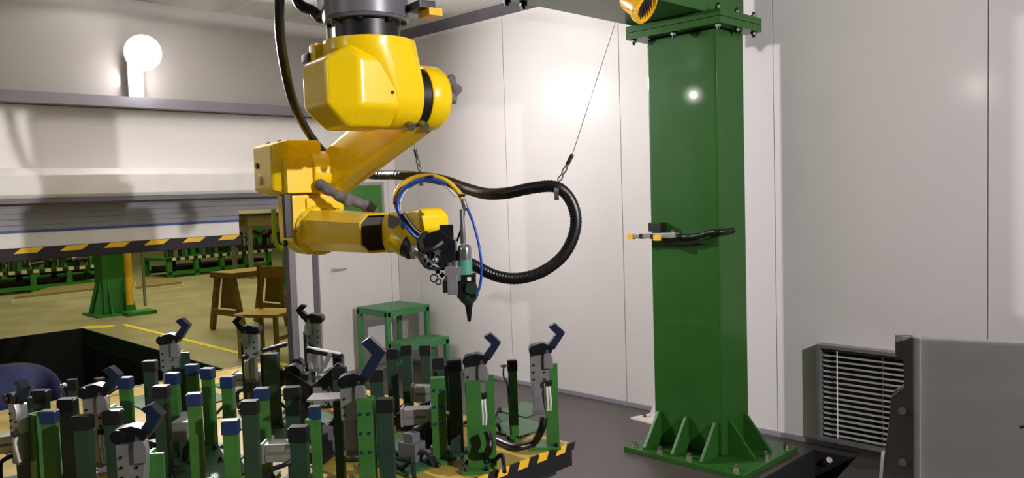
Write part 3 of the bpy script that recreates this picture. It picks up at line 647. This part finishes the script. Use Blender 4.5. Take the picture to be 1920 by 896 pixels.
for i in range(30):
    y0 = AY1-i*.058
    MB().prism([(0, -.028), (.058, -.028), (.058+.015, .004), (.015, .004)], (AX1+.001, y0-.058, TZ), (0, 1, 0), (0, 0, 1), .01).build('edge_stripe', M['stripe_yellow' if i % 2 else 'stripe_black'], tb, off=ot)
MB().bb(AX1-.03, AX1+.0, AY0, AY1, TZ-.10, TZ-.029).build('edge_skirt', M['stripe_black'], tb, off=ot)
for px, py, sx, sy, a in ((560, 800, .62, .42, 0), (330, 750, .5, .42, 0), (960, 800, .30, .24, 0), (760, 850, .46, .36, 0), (150, 850, .62, .45, 0), (600, 740, .5, .3, 0), (985, 770, .2, .2, 0), (350, 880, .5, .42, 0), (470, 720, .3, .34, 0)):
    p_ = onz(px, py, TZ); MB().box((p_.x, p_.y, TZ+.004), (sx, sy, .008)).build('mounting_plate', M['plate_green'], tb, off=ot)
rc = random.Random(5)
for i in range(44):
    px = rc.uniform(40, 960); py = rc.uniform(740, 890) if px < 520 else rc.uniform(700+max(0, (px-520)*.25), 880)
    p_ = onz(px, py, TZ)
    if not (AX0+.1 < p_.x < AX1-.1 and AY0+.1 < p_.y < AY1-.1): continue
    a = rc.uniform(0, 6.3); q = Vector((math.cos(a), math.sin(a), 0))
    if i % 2:
        MB().tube([p_+Vector((0, 0, .012)), p_+q*.08+Vector((.02, 0, .014)), p_+q*.16+Vector((0, .04, .05)), p_+q*.24+Vector((0, .02, .013))], .009, 8, 5).build('air_line', M['black'], tb, off=ot)
    else:
        MB().box((p_.x, p_.y, .545), (.09, .07, .074), RZ(a)).box((p_.x, p_.y, .60), (.05, .05, .04), RZ(a)).cyl(p_+q*.05+Vector((0, 0, .05)), p_+q*.09+Vector((0, 0, .05)), .012, n=8).build('valve_block', M['black_metal' if i % 4 else 'graphite'], tb, off=ot, bevel=.003)

# ---- fixture parts: prototypes in local axes x = right as seen, y = away, z up
ROT = PI/4
G = 'fixtures standing on the yellow table'
def L_post(h, w_=.06, t_=.012):
    return MB().prism([(-w_/2, -w_/2), (w_/2, -w_/2), (w_/2, -w_/2+t_), (-w_/2+t_, -w_/2+t_), (-w_/2+t_, w_/2), (-w_/2, w_/2)], (0, 0, 0), (1, 0, 0), (0, 1, 0), h)
def make_post(h, w_, body='post_green', cap='blue', label='', plate=True, caph=.045, extra=None):
    t = thing('fixture_post', label, 'fixture post', (0, 0, 0), ROT, G)
    if plate:
        MB().bb(-w_*.9, w_*.9, -w_*.9, w_*.9, 0, .014).build('base_plate', M[body], t, bevel=.002)
        for s in (-1, 1): bolt(s*w_*.7, -w_*.7, .014, .006, .014, M['black_metal'], t, (0, 0, 0))
    MB().bb(-w_/2, w_/2, -w_*.3, w_*.3, .014 if plate else 0, h-caph).build('post', M[body], t, bevel=.003)
    if cap:
        c = MB().bb(-w_*.56, w_*.56, -w_*.38, w_*.38, h-caph, h).build('cap', M[cap], t, bevel=.003)
        MB().bb(-w_*.5, w_*.5, -w_*.34, w_*.34, h, h+.003).build('contact_pad', M['steel' if cap == 'blue' else 'black_metal'], c)
    if extra: extra(t, h, w_)
    return t
def make_tower(label, h=.36, arm=1.0, mirror=1, post='post_green', head='black_metal', armm='navy'):
    t = thing('clamp_tower', label, 'clamp', (0, 0, 0), ROT, G); m_ = mirror
    MB().bb(-.065, .075, -.05, .07, 0, .014).build('base_plate', M[post], t, bevel=.002)
    for s in (-1, 1): bolt(s*.05+.005, -.035, .014, .006, .014, M['black_metal'], t, (0, 0, 0))
    b = L_post(h, .055); b.v = [(v[0]*1.0+.045*m_, v[1]+.035, v[2]+.0) for v in b.v]; b.build('post', M[post], t, bevel=.002)
    bz = h-.20
    cb = MB().bb(-.038, .012, -.035, .02, bz, h-.06).build('cylinder', M['alu_body'], t, bevel=.008)
    MB().bb(-.041, .015, -.038, .023, bz-.008, bz+.012).build('end_cap', M['graphite'], cb, bevel=.003)
    MB().prism([(-.045, h-.075), (.03, h-.075), (.036, h-.02), (.036, h+.045), (.0, h+.06), (-.045, h+.06)], (0, -.036, 0), (1, 0, 0), (0, 0, 1), -.04).build('side_plate', M['alu'], t, bevel=.003)
    for i in range(3):
        for k in range(2): MB().cyl((-.03+k*.045, -.037, h-.055+i*.03), (-.03+k*.045, -.041, h-.055+i*.03), .0045, n=6).build('screw', M['black_metal'], t)
    MB().prism([(.012*m_, h-.01), (.05*m_, h-.01), (.052*m_, h+.03), (.035*m_, h+.075), (.02*m_, h+.075), (.012*m_, h+.04)], (0, -.05, 0), (1, 0, 0), (0, 0, 1), -.022).build('knuckle', M['alu'], t, bevel=.003)
    MB().cyl((-.028*m_, -.058, h+.07), (-.028*m_, .012, h+.07), .021, n=16).prism([(-.04*m_, h+.05), (.045*m_, h+.055), (.06*m_, h+.085), (.01*m_, h+.10), (-.04*m_, h+.09)], (0, -.05, 0), (1, 0, 0), (0, 0, 1), -.05).build('clamp_head', M[head], t, bevel=.002)
    k = arm
    MB().prism([(.02*m_, h+.075), (.06*m_, h+.07), (.062*m_+.045*k*m_, h+.075+.065*k), (.055*m_+.012*k*m_, h+.08+.10*k), (.03*m_+.008*k*m_, h+.075+.09*k), (.045*m_+.022*k*m_, h+.075+.06*k)], (0, -.045, 0), (1, 0, 0), (0, 0, 1), -.04).build('clamp_arm', M[armm], t, bevel=.003)
    for s in (.022, .034):
        MB().tube([(s*m_, -.045, h-.075), (s*m_, -.052, h-.11), (s*m_*1.1, -.048, h-.15), (s*m_, -.04, h-.19)], .0055, 8, 4).build('air_hose', M['hose_white'], t)
    MB().box((.03*m_, -.048, h-.07), (.03, .025, .02)).build('valve', M['black'], t, bevel=.002)
    return t
def make_cylinder(label, h=.2, L=.15):
    t = thing('clamp_cylinder', label, 'cylinder', (0, 0, 0), ROT, G)
    MB().bb(.03, .09, -.02, .04, 0, h-.03).bb(-.04, .12, -.05, .06, 0, .012).build('stand', M['dark_green'], t, bevel=.002)
    b = MB().bb(-L/2, L/2, -.035, .035, h-.03, h+.04).build('body', M['alu'], t, bevel=.008)
    MB().bb(-L/2-.012, -L/2, -.038, .038, h-.034, h+.044).build('end_cap', M['alu_body'], b, bevel=.004)
    MB().bb(L/2, L/2+.03, -.042, .042, h-.04, h+.05).build('end_cap', M['alu_body'], b, bevel=.006)
    MB().bb(-L/2+.01, L/2-.01, -.0365, -.034, h+.0, h+.012).build('groove', M['graphite'], b)
    MB().cyl((L/2+.03, 0, h+.005), (L/2+.09, 0, h+.005), .012, n=12).build('rod', M['steel'], t)
    MB().tube([(L/2, -.04, h-.02), (L/2-.03, -.06, h-.03), (-L/4, -.065, h-.05), (-L/2+.02, -.06, h-.1), (-L/2+.02, -.05, .02)], .009, 8).build('air_hose', M['black'], t)
    MB().tube([(L/2-.02, -.04, h-.03), (0, -.058, h-.03), (-L/4-.01, -.058, h-.06)], .005, 8).build('air_hose', M['hose_white'], t)
    return t
def sensor(t, h, w_):
    MB().tube([(-w_*.9, -.02, h-.01), (-w_*1.0, -.03, h-.06), (-w_*.6, -.03, h-.1), (-w_*.5, -.03, h-.19), (-w_*.4, -.03, .05)], .004, 6, 5).build('sensor_cable', M['black'], t)
    MB().cyl((-w_*1.3, -.01, h-.02), (-w_*.4, -.01, h-.02), .006, n=8).cyl((-w_*.95, -.03, h-.02), (-w_*.95, .0, h-.02), .009, n=8).build('sensor', M['steel'], t)
def holes(t, h, w_):
    for i in range(3):
        for s in (-.25, .25): MB().cyl((s*w_, -w_*.3-.004, h-.05-i*.07), (s*w_, -w_*.28, h-.05-i*.07), .006, n=8).build('bolt', M['blue'], t)
def place(o, px, py, h, sc=1): p_ = onz(px, py, TZ+h); o.location = (p_.x, p_.y, TZ+.008 if False else TZ); return o
# right side of the table
def at_base(o, px, py): p_ = onz(px, py, TZ); o.location = (p_.x, p_.y, TZ); return o
tw = make_tower('clamp tower at the right front corner of the table with raised blue arm', .36)
at_base(tw, 1018, 838)
o = dup(tw, onz(898, 868, TZ), ROT, 'clamp tower with raised blue arm second from the right table corner')
at_base(make_post(.355, .04, 'post_green', 'black', 'slim green post with black tip between the two right clamp towers', extra=sensor), 965, 824)
at_base(make_post(.36, .06, 'post_green', None, 'broad green post with plain top in front of the second right clamp tower', caph=0), 893, 882)
at_base(make_post(.35, .058, 'post_green', None, 'green post with rows of blue bolts left of the second right clamp tower', caph=0, extra=holes), 826, 864)
at_base(make_post(.40, .055, 'dark_green', 'black', 'dark green post with black tip behind the blue bolted post'), 858, 850)
cy = make_cylinder('grey air cylinder lying level left of the blue bolted post', .16, .11); at_base(cy, 785, 850)
o = dup(cy, onz(800, 800, TZ), ROT, 'grey air cylinder set higher behind the one left of the blue bolted post'); 
# dark posts at the rear right, below the step stool
pr_ = make_post(.36, .05, 'dark_green', 'black', 'dark post with black tip right of the centre clamp tower below the step stool'); place(pr_, 762, 648, .36)
for px, py, lab in ((735, 655, 'dark post with black tip nearest the centre blue arm'), (797, 648, 'dark post with black tip below the right end of the step stool'), (822, 672, 'dark post with black tip right of the three below the step stool'), (845, 684, 'short dark post with black tip left of the second right clamp tower')):
    dup(pr_, (lambda q: (q.x, q.y, TZ))(onz(px, py, TZ+.36)), ROT, lab)
# centre tower
ct = make_tower('large clamp tower in the centre with long dark blue raised arm', .36, 1.5); place(ct, 664, 735, .38)
place(make_post(.37, .058, 'post_green', None, 'bright green post with blue bolts holding the centre clamp tower', caph=0, extra=holes), 684, 748, .37)
def slot(t, h, w_): MB().prism([(-.03, h-.12), (-.01, h-.1), (-.01, h-.04), (-.03, h-.04)], (0, -.03, 0), (1, 0, 0), (0, 0, 1), -.03).build('side_lug', M['post_green'], t)
place(make_post(.35, .036, 'post_green', 'blue', 'slim green post with blue tip left of the centre clamp tower', extra=slot), 590, 762, .35)
pl = thing('locating_plate', 'flat grey locating plate propped left of the centre clamp tower', 'plate', (0, 0, 0), ROT, G); place(pl, 616, 742, .36)
MB().bb(-.07, .07, -.05, .05, .352, .36).build('plate', M['alu_body'], pl, bevel=.001)
MB().bb(.02, .05, -.02, .02, 0, .352).build('stand', M['dark_green'], pl)
o = dup(cy, (lambda q: (q.x, q.y, TZ))(onz(528, 842, TZ+.17)), ROT, 'silver air cylinder lying level at the bottom centre of the picture')
# rear towers
rt = make_tower('grey clamp tower at the rear edge of the table before the white pier', .40, .7, -1, 'dark_green', armm='black_metal'); place(rt, 592, 596, .47)
rt2 = dup(rt, (lambda q: (q.x, q.y, TZ))(onz(474, 612, TZ+.46)), ROT, 'grey clamp tower at the rear left in front of the wooden chair', .95)
rt3 = make_tower('clamp tower with black raised head in front of the pit and the hall floor', .40, .9, 1, 'dark_green', armm='navy'); place(rt3, 322, 634, .47)
cn = make_post(.36, .07, 'dark_green', None, 'dark green tapered post behind the grey rear air cylinder', caph=0); place(cn, 508, 662, .36)
# dark swing unit at the rear centre
sw = thing('swing_unit', 'black swing clamp unit with white reflective bar in the rear centre', 'clamp', (0, 0, 0), ROT, G); place(sw, 600, 660, .42)
MB().bb(-.12, .12, -.06, .06, 0, .014).build('base_plate', M['dark_green'], sw, bevel=.002)
MB().bb(-.11, -.05, -.03, .03, .014, .33).bb(.06, .10, -.03, .03, .014, .40).build('stand', M['black_metal'], sw, bevel=.004)
MB().box((-.06, -.04, .27), (.20, .05, .06), RY(.6)).build('lever', M['black_metal'], sw, bevel=.004)
MB().box((.03, -.045, .30), (.2, .04, .05), RY(-.7)).build('lever', M['black'], sw, bevel=.004)
MB().box((.03, -.05, .425), (.16, .03, .02), RY(.22)).build('cross_bar', M['black'], sw, bevel=.003)
MB().box((.03, -.052, .437), (.15, .024, .006), RY(.22)).build('reflective_strip', M['white'], sw)
MB().box((.045, -.07, .395), (.02, .012, .07), RY(.5)).build('bracket', M['alu'], sw)
MB().bb(-.02, .02, -.08, -.03, .2, .28).build('valve', M['alu'], sw, bevel=.004)
MB().cyl((-.12, -.03, .33), (-.12, .03, .33), .04, n=16).build('pivot', M['black_metal'], sw)
MB().tube([(.05, -.06, .3), (.1, -.09, .2), (.04, -.1, .1), (-.05, -.09, .02)], .01, 8).build('air_hose', M['black'], sw)
o = copy_tree(sw); place(o, 520, 655, .36); o['label'] = 'black swing clamp unit with white bar between the two rear grey towers'; o.scale = (.8, .8, .85); o.rotation_euler = (0, 0, ROT+PI)
o = dup(cy, (lambda q: (q.x, q.y, TZ))(onz(463, 697, TZ+.2)), ROT, 'grey rear air cylinder lying level beneath the rear left clamp tower')
# posts of the left half
bp1 = make_post(.36, .05, 'post_green', 'blue', 'green post with blue tip nearest the viewer left of centre')
place(bp1, 338, 745, .36); bp1['label'] = 'green post with blue tip at the front left between the two bottom cylinders'
blue_posts = ((364, 738, 'tall green post with large blue tip in the front row left of centre'), (432, 788, 'green post with blue tip lowest in the picture left of centre'),
              (427, 706, 'green post with blue tip in the second row before the rear air cylinder'), (491, 728, 'green post with blue tip left of the bottom silver cylinder'),
              (360, 684, 'left one of the paired green posts with blue tips'), (389, 691, 'right one of the paired green posts with blue tips'),
              (324, 700, 'green post with blue tip under the black raised head before the pit'), (235, 708, 'green post with blue tip right behind the left silver clamp tower'))
for px, py, lab in blue_posts:
    dup(bp1, (lambda q: (q.x, q.y, TZ))(onz(px, py, TZ+.36)), ROT+rnd.uniform(-.2, .2), lab)
bp1.location = (lambda q: (q.x, q.y, TZ))(onz(92, 770, TZ+.36)); bp1['label'] = 'green post with blue tip in front of the leftmost dark posts'
dk = make_post(.37, .055, 'dark_green', 'black', 'dark olive post with black tip right of the left silver clamp tower'); place(dk, 281, 677, .37)
for px, py, lab in ((40, 746, 'dark green post with black tip at the left edge before the worker'), (76, 732, 'dark green post with black tip second from the left edge'),
                    (126, 748, 'dark green post with black tip left of the left silver clamp tower'), (155, 780, 'short dark post with black tip beside the left silver clamp tower'),
                    (302, 724, 'dark post with black tip close behind the front left green posts'), (468, 752, 'dark post with black tip under the grey rear air cylinder'), (548, 726, 'dark post with black tip in front of the black swing unit'),
                    (636, 690, 'dark post with black tip right behind the black swing unit'), (706, 694, 'dark post with black tip just behind the centre blue arm'), (722, 748, 'dark post with black tip right of the bright green centre post'),
                    (560, 800, 'dark post with black tip beside the bottom silver cylinder'), (212, 770, 'dark post with black tip between the two left silver clamp towers')):
    dup(dk, (lambda q: (q.x, q.y, TZ))(onz(px, py, TZ+.37)), ROT, lab)
sp = make_post(.37, .035, 'dark_green', 'black', 'slim dark post carrying a metal sensor right of the worker', extra=sensor); place(sp, 134, 690, .42)
lt = make_tower('silver clamp tower on the left with black arm pointing up right', .36, .8); place(lt, 186, 735, .42)
lt2 = dup(lt, (lambda q: (q.x, q.y, TZ))(onz(255, 815, TZ+.42)), ROT, 'silver clamp tower with blue arm at the bottom left of the picture')
lt3 = dup(lt, (lambda q: (q.x, q.y, TZ))(onz(40, 728, TZ+.42)), ROT-.6, 'clamp tower with grey body at the left edge before the worker', .9)
o = dup(cy, (lambda q: (q.x, q.y, TZ))(onz(345, 785, TZ+.2)), ROT+PI/2, 'grey air cylinder behind the front left green posts')
o = dup(cy, (lambda q: (q.x, q.y, TZ))(onz(20, 850, TZ+.12)), ROT+.5, 'dark air cylinder at the bottom left corner of the picture')
# black hoses along the table
tag(MB().tube([sight(1020, 782, 3.38), sight(1015, 805, 3.38), onz(1000, 830, TZ+.03), onz(970, 838, TZ+.02), onz(940, 828, TZ+.02), onz(915, 815, TZ+.02)], .016, 10, ridge=.06).build('floor_hose', M['hose'], origin='base'), 'black corrugated hose curving from the right corner tower over the table', 'hose')
tag(MB().tube([sight(913, 808, 3.12), sight(918, 825, 3.12), sight(916, 845, 3.12), onz(905, 862, TZ+.02)], .014, 10, ridge=.06).build('floor_hose', M['hose'], origin='base'), 'short black corrugated hose at the foot of the second right clamp tower', 'hose')

# ================================================================== STEP STOOL
sz = .60
st = thing('step_stool', 'green two step metal stool against the left wall near the corner', 'step stool', (.36, -.33, 0), 0)
def step(x0, x1, y0, y1, z):
    MB().bb(x0, x1, y0, y1, z-.02, z).build('tread', M['step_green'], st, bevel=.003)
    for xx in (x0+.02, x1-.02):
        for yy in (y0+.02, y1-.02): MB().bb(xx-.02, xx+.02, yy-.02, yy+.02, 0, z-.02).build('leg', M['step_green'], st, bevel=.002)
    MB().bb(x0+.01, x1-.01, y0, y0+.012, z-.06, z-.02).build('apron', M['step_green'], st)
    MB().bb(x1-.012, x1, y0+.01, y1-.01, z-.06, z-.02).build('apron', M['step_green'], st)
step(-.26, .20, -.24, .24, sz); step(.20, .46, -.24, .24, .33)

# ================================================================== GRILLE ON THE BACK WALL
gx0, gx1, gz0, gz1 = 4.168, 4.80, .05, .632
gr = thing('louvre_grille', 'framed white louvre blind set low in the back wall right of the column', 'grille', ((gx0+gx1)/2, -.01, gz0))
oo = (-(gx0+gx1)/2, .0, -gz0)
for b in ((gx0, gx0+.022, gz0, gz1), (gx1-.022, gx1, gz0, gz1), (gx0+.022, gx1-.022, gz1-.022, gz1), (gx0+.022, gx1-.022, gz0, gz0+.022)):
    MB().bb(b[0], b[1], -.06, .012, b[2], b[3]).build('frame_bar', M['alu_body'], gr, off=oo, bevel=.002)
MB().bb(gx0+.022, gx1-.022, -.004, .0, gz0+.022, gz1-.022).build('pane', M['glass'], gr, off=oo)
n = 17
for i in range(n):
    z_ = gz0+.04+i*(gz1-gz0-.075)/(n-1)
    MB().box(((gx0+gx1)/2, -.03, z_), (gx1-gx0-.06, .020, .0015), RX(.3)).build('slat', M['slat'], gr, off=oo)
MB().cyl((gx0+.12, -.05, gz0+.03), (gx0+.12, -.05, gz1-.03), .0035, n=8).build('wand', M['white'], gr, off=oo)
MB().cyl((gx0+.38, -.047, gz0+.03), (gx0+.38, -.047, gz1-.03), .0015, n=6).build('cord', M['dark_trim'], gr, off=oo)

# ================================================================== ALUMINIUM HOUSING, FRONT RIGHT
A1 = sight(1722, 634, 1.9); A2 = onz(1920, 643, A1.z); dx = (A2-A1).normalized(); ny = Vector((-dx.y, dx.x, 0))
ang = math.atan2(dx.y, dx.x)
hs = thing('metal_housing', 'large bare aluminium housing in the right foreground with bolted flange', 'housing', (A1.x, A1.y, 0), ang)
zt = A1.z
MB().bb(0, 1.15, .0, .035, zt-.385, zt).build('shell', M['alu_sheet'], hs, bevel=.008)
MB().bb(-.012, .004, -.012, .035, zt-.385, zt+.003).build('edge_strip', M['alu'], hs, bevel=.004)
k = 1.9/F
fl = [(-.014, zt+.002), (-.05, zt-.0), (-.05, zt-.05), (-.03, zt-.06), (-.03, zt-.12), (-.055, zt-.14), (-.075, zt-.30), (-.08, zt-.36), (-.014, zt-.385)]
MB().prism(fl, (0, .03, 0), (1, 0, 0), (0, 0, 1), -.012).build('flange', M['alu'], hs, bevel=.002)
MB().prism([(-.012, zt-.0), (-.035, zt-.0), (-.03, zt-.12), (-.06, zt-.15), (-.07, zt-.34), (-.012, zt-.36)], (0, .012, 0), (1, 0, 0), (0, 0, 1), -.008).build('flange_rib', M['alu_sheet'], hs)
for zz in (zt-.175, zt-.30): MB().cyl((-.035, .004, zz), (-.035, -.008, zz), .009, n=12).build('bolt', M['steel'], hs)
MB().bb(-.09, 1.15, -.02, .35, zt-.415, zt-.385).build('lip', M['alu'], hs, bevel=.004)
MB().cyl((.235, -.002, zt-.19), (.235, .001, zt-.19), .008, n=14).cyl((.21, -.0015, zt-.19), (.21, .001, zt-.19), .003, n=8).build('hole', M['black'], hs)
for xx in (.05, 1.05):
    for yy in (.04, .30): MB().bb(xx-.04, xx+.04, yy-.04, yy+.04, 0, zt-.415).build('foot', M['dark_trim'], hs)
# dark cover plate over the trench end
P = [onz(q[0], q[1], 0) for q in ((1612, 856), (1700, 872), (1690, 930), (1545, 930))]
pt = MB().add([p_+Vector((0, 0, z_)) for z_ in (.002, .02) for p_ in P], [(0, 3, 2, 1), (4, 5, 6, 7), (0, 1, 5, 4), (1, 2, 6, 5), (2, 3, 7, 6), (3, 0, 4, 7)])
tag(pt.build('cover_plate', M['plate'], origin='base'), 'dark steel cover plate on the floor beside the trench', 'plate')
tag(MB().cyl(onz(1530, 890, -.2), onz(1555, 862, -.03), .018, n=10).build('trench_pipe', M['alu_body'], origin='base'), 'grey pipe end rising in the black floor trench', 'pipe')

# ================================================================== WORKER BENDING BEHIND THE TABLE
wk = thing('person', 'person in navy work overalls bending forward behind the left end of the table', 'person', (.62, -3.47, 0), -.35)
# local: +x = towards the viewer's right (rump), -x side carries head
J = {'pelvis': (.14, 0, .60), 'waist': (-.04, 0, .665), 'chest': (-.24, 0, .665), 'neckb': (-.40, 0, .60), 'neck': (-.46, 0, .56), 'head': (-.56, 0, .50),
     'hipL': (.16, -.10, .55), 'kneeL': (-.10, -.14, .16), 'ankL': (.32, -.14, .09), 'toeL': (.34, -.14, .03),
     'hipR': (.16, .10, .55), 'kneeR': (-.10, .14, .16), 'ankR': (.32, .14, .09), 'toeR': (.34, .14, .03),
     'shL': (-.35, -.19, .58), 'elL': (-.38, -.25, .32), 'wrL': (-.52, -.2, .10), 'shR': (-.35, .19, .58), 'elR': (-.38, .25, .32), 'wrR': (-.52, .2, .10)}
RD = {'pelvis': .17, 'waist': .15, 'chest': .16, 'neckb': .09, 'neck': .06, 'head': .085, 'hipL': .105, 'kneeL': .07, 'ankL': .05, 'toeL': .04, 'shL': .075, 'elL': .052, 'wrL': .04}
E_ = [('pelvis', 'waist'), ('waist', 'chest'), ('chest', 'neckb'), ('neckb', 'neck')] + [e for s in 'LR' for e in (('pelvis', 'hip'+s), ('hip'+s, 'knee'+s), ('knee'+s, 'ank'+s), ('ank'+s, 'toe'+s), ('chest', 'sh'+s), ('sh'+s, 'el'+s), ('el'+s, 'wr'+s))]
def skin(name, pts, edges, rad, m, par, root=0, sub=2):
    me = bpy.data.meshes.new(name); me.from_pydata(pts, [], []) if False else me.from_pydata(pts, edges, [])
    o = bpy.data.objects.new(name, me); COL.objects.link(o); o.parent = par
    sk = o.modifiers.new('skin', 'SKIN'); sk.use_smooth_shade = True
    for i, v in enumerate(me.skin_vertices[0].data): v.radius = (rad[i], rad[i]); v.use_root = (i == root)
    ss = o.modifiers.new('sub', 'SUBSURF'); ss.levels = ss.render_levels = sub
    me.materials.append(m); return o
for k_ in J: J[k_] = (J[k_][0], J[k_][1], J[k_][2]*.80 if J[k_][2] > .2 else J[k_][2])
ks = [k_ for k_ in J if k_ != 'head']
skin('body', [J[k_] for k_ in ks], [(ks.index(a), ks.index(b)) for a, b in E_], [RD.get(k_, RD.get(k_[:-1]+'L')) for k_ in ks], M['overall'], wk, ks.index('pelvis'))
hd = MB().ball((-.58, 0, .36), .1, (1.15, .8, .95), 12).ball((-.62, 0, .27), .03, (1, .7, 1), 6).build('head', M['skin'], wk)
MB().ball((-.555, 0, .39), .108, (1.12, .82, .9), 12).build('hair', M['hair'], wk)
for s in (-1, 1):
    MB().ball((-.56, s*.085, .345), .025, (.5, .4, 1), 6).build('ear', M['skin'], hd)
    pts = [(-.52, s*.2, .11), (-.56, s*.2, .06)]; ed = [(0, 1)]; rad = [.032, .034]
    for i in range(4):
        yy = s*.2+(i-1.5)*.02; k0 = len(pts)
        pts += [(-.59, yy, .04), (-.625, yy, .025), (-.65+.008*abs(i-1.5), yy, .012)]; rad += [.011, .010, .009]; ed += [(1, k0), (k0, k0+1), (k0+1, k0+2)]
    k0 = len(pts); pts += [(-.565, s*.2-s*.04, .04), (-.59, s*.2-s*.055, .02)]; rad += [.012, .01]; ed += [(1, k0), (k0, k0+1)]
    skin('hand', pts, ed, rad, M['skin'], wk, 0, 1)
    MB().hull([(x, s*.14+y_, z_) for x, y_, z_ in ((.28, -.045, .12), (.28, .045, .12), (.34, -.05, .0), (.34, .05, .0), (.40, -.045, .10), (.40, .045, .10), (.26, -.04, .02), (.26, .04, .02))]).build('shoe', M['shoe'], wk, bevel=.012)
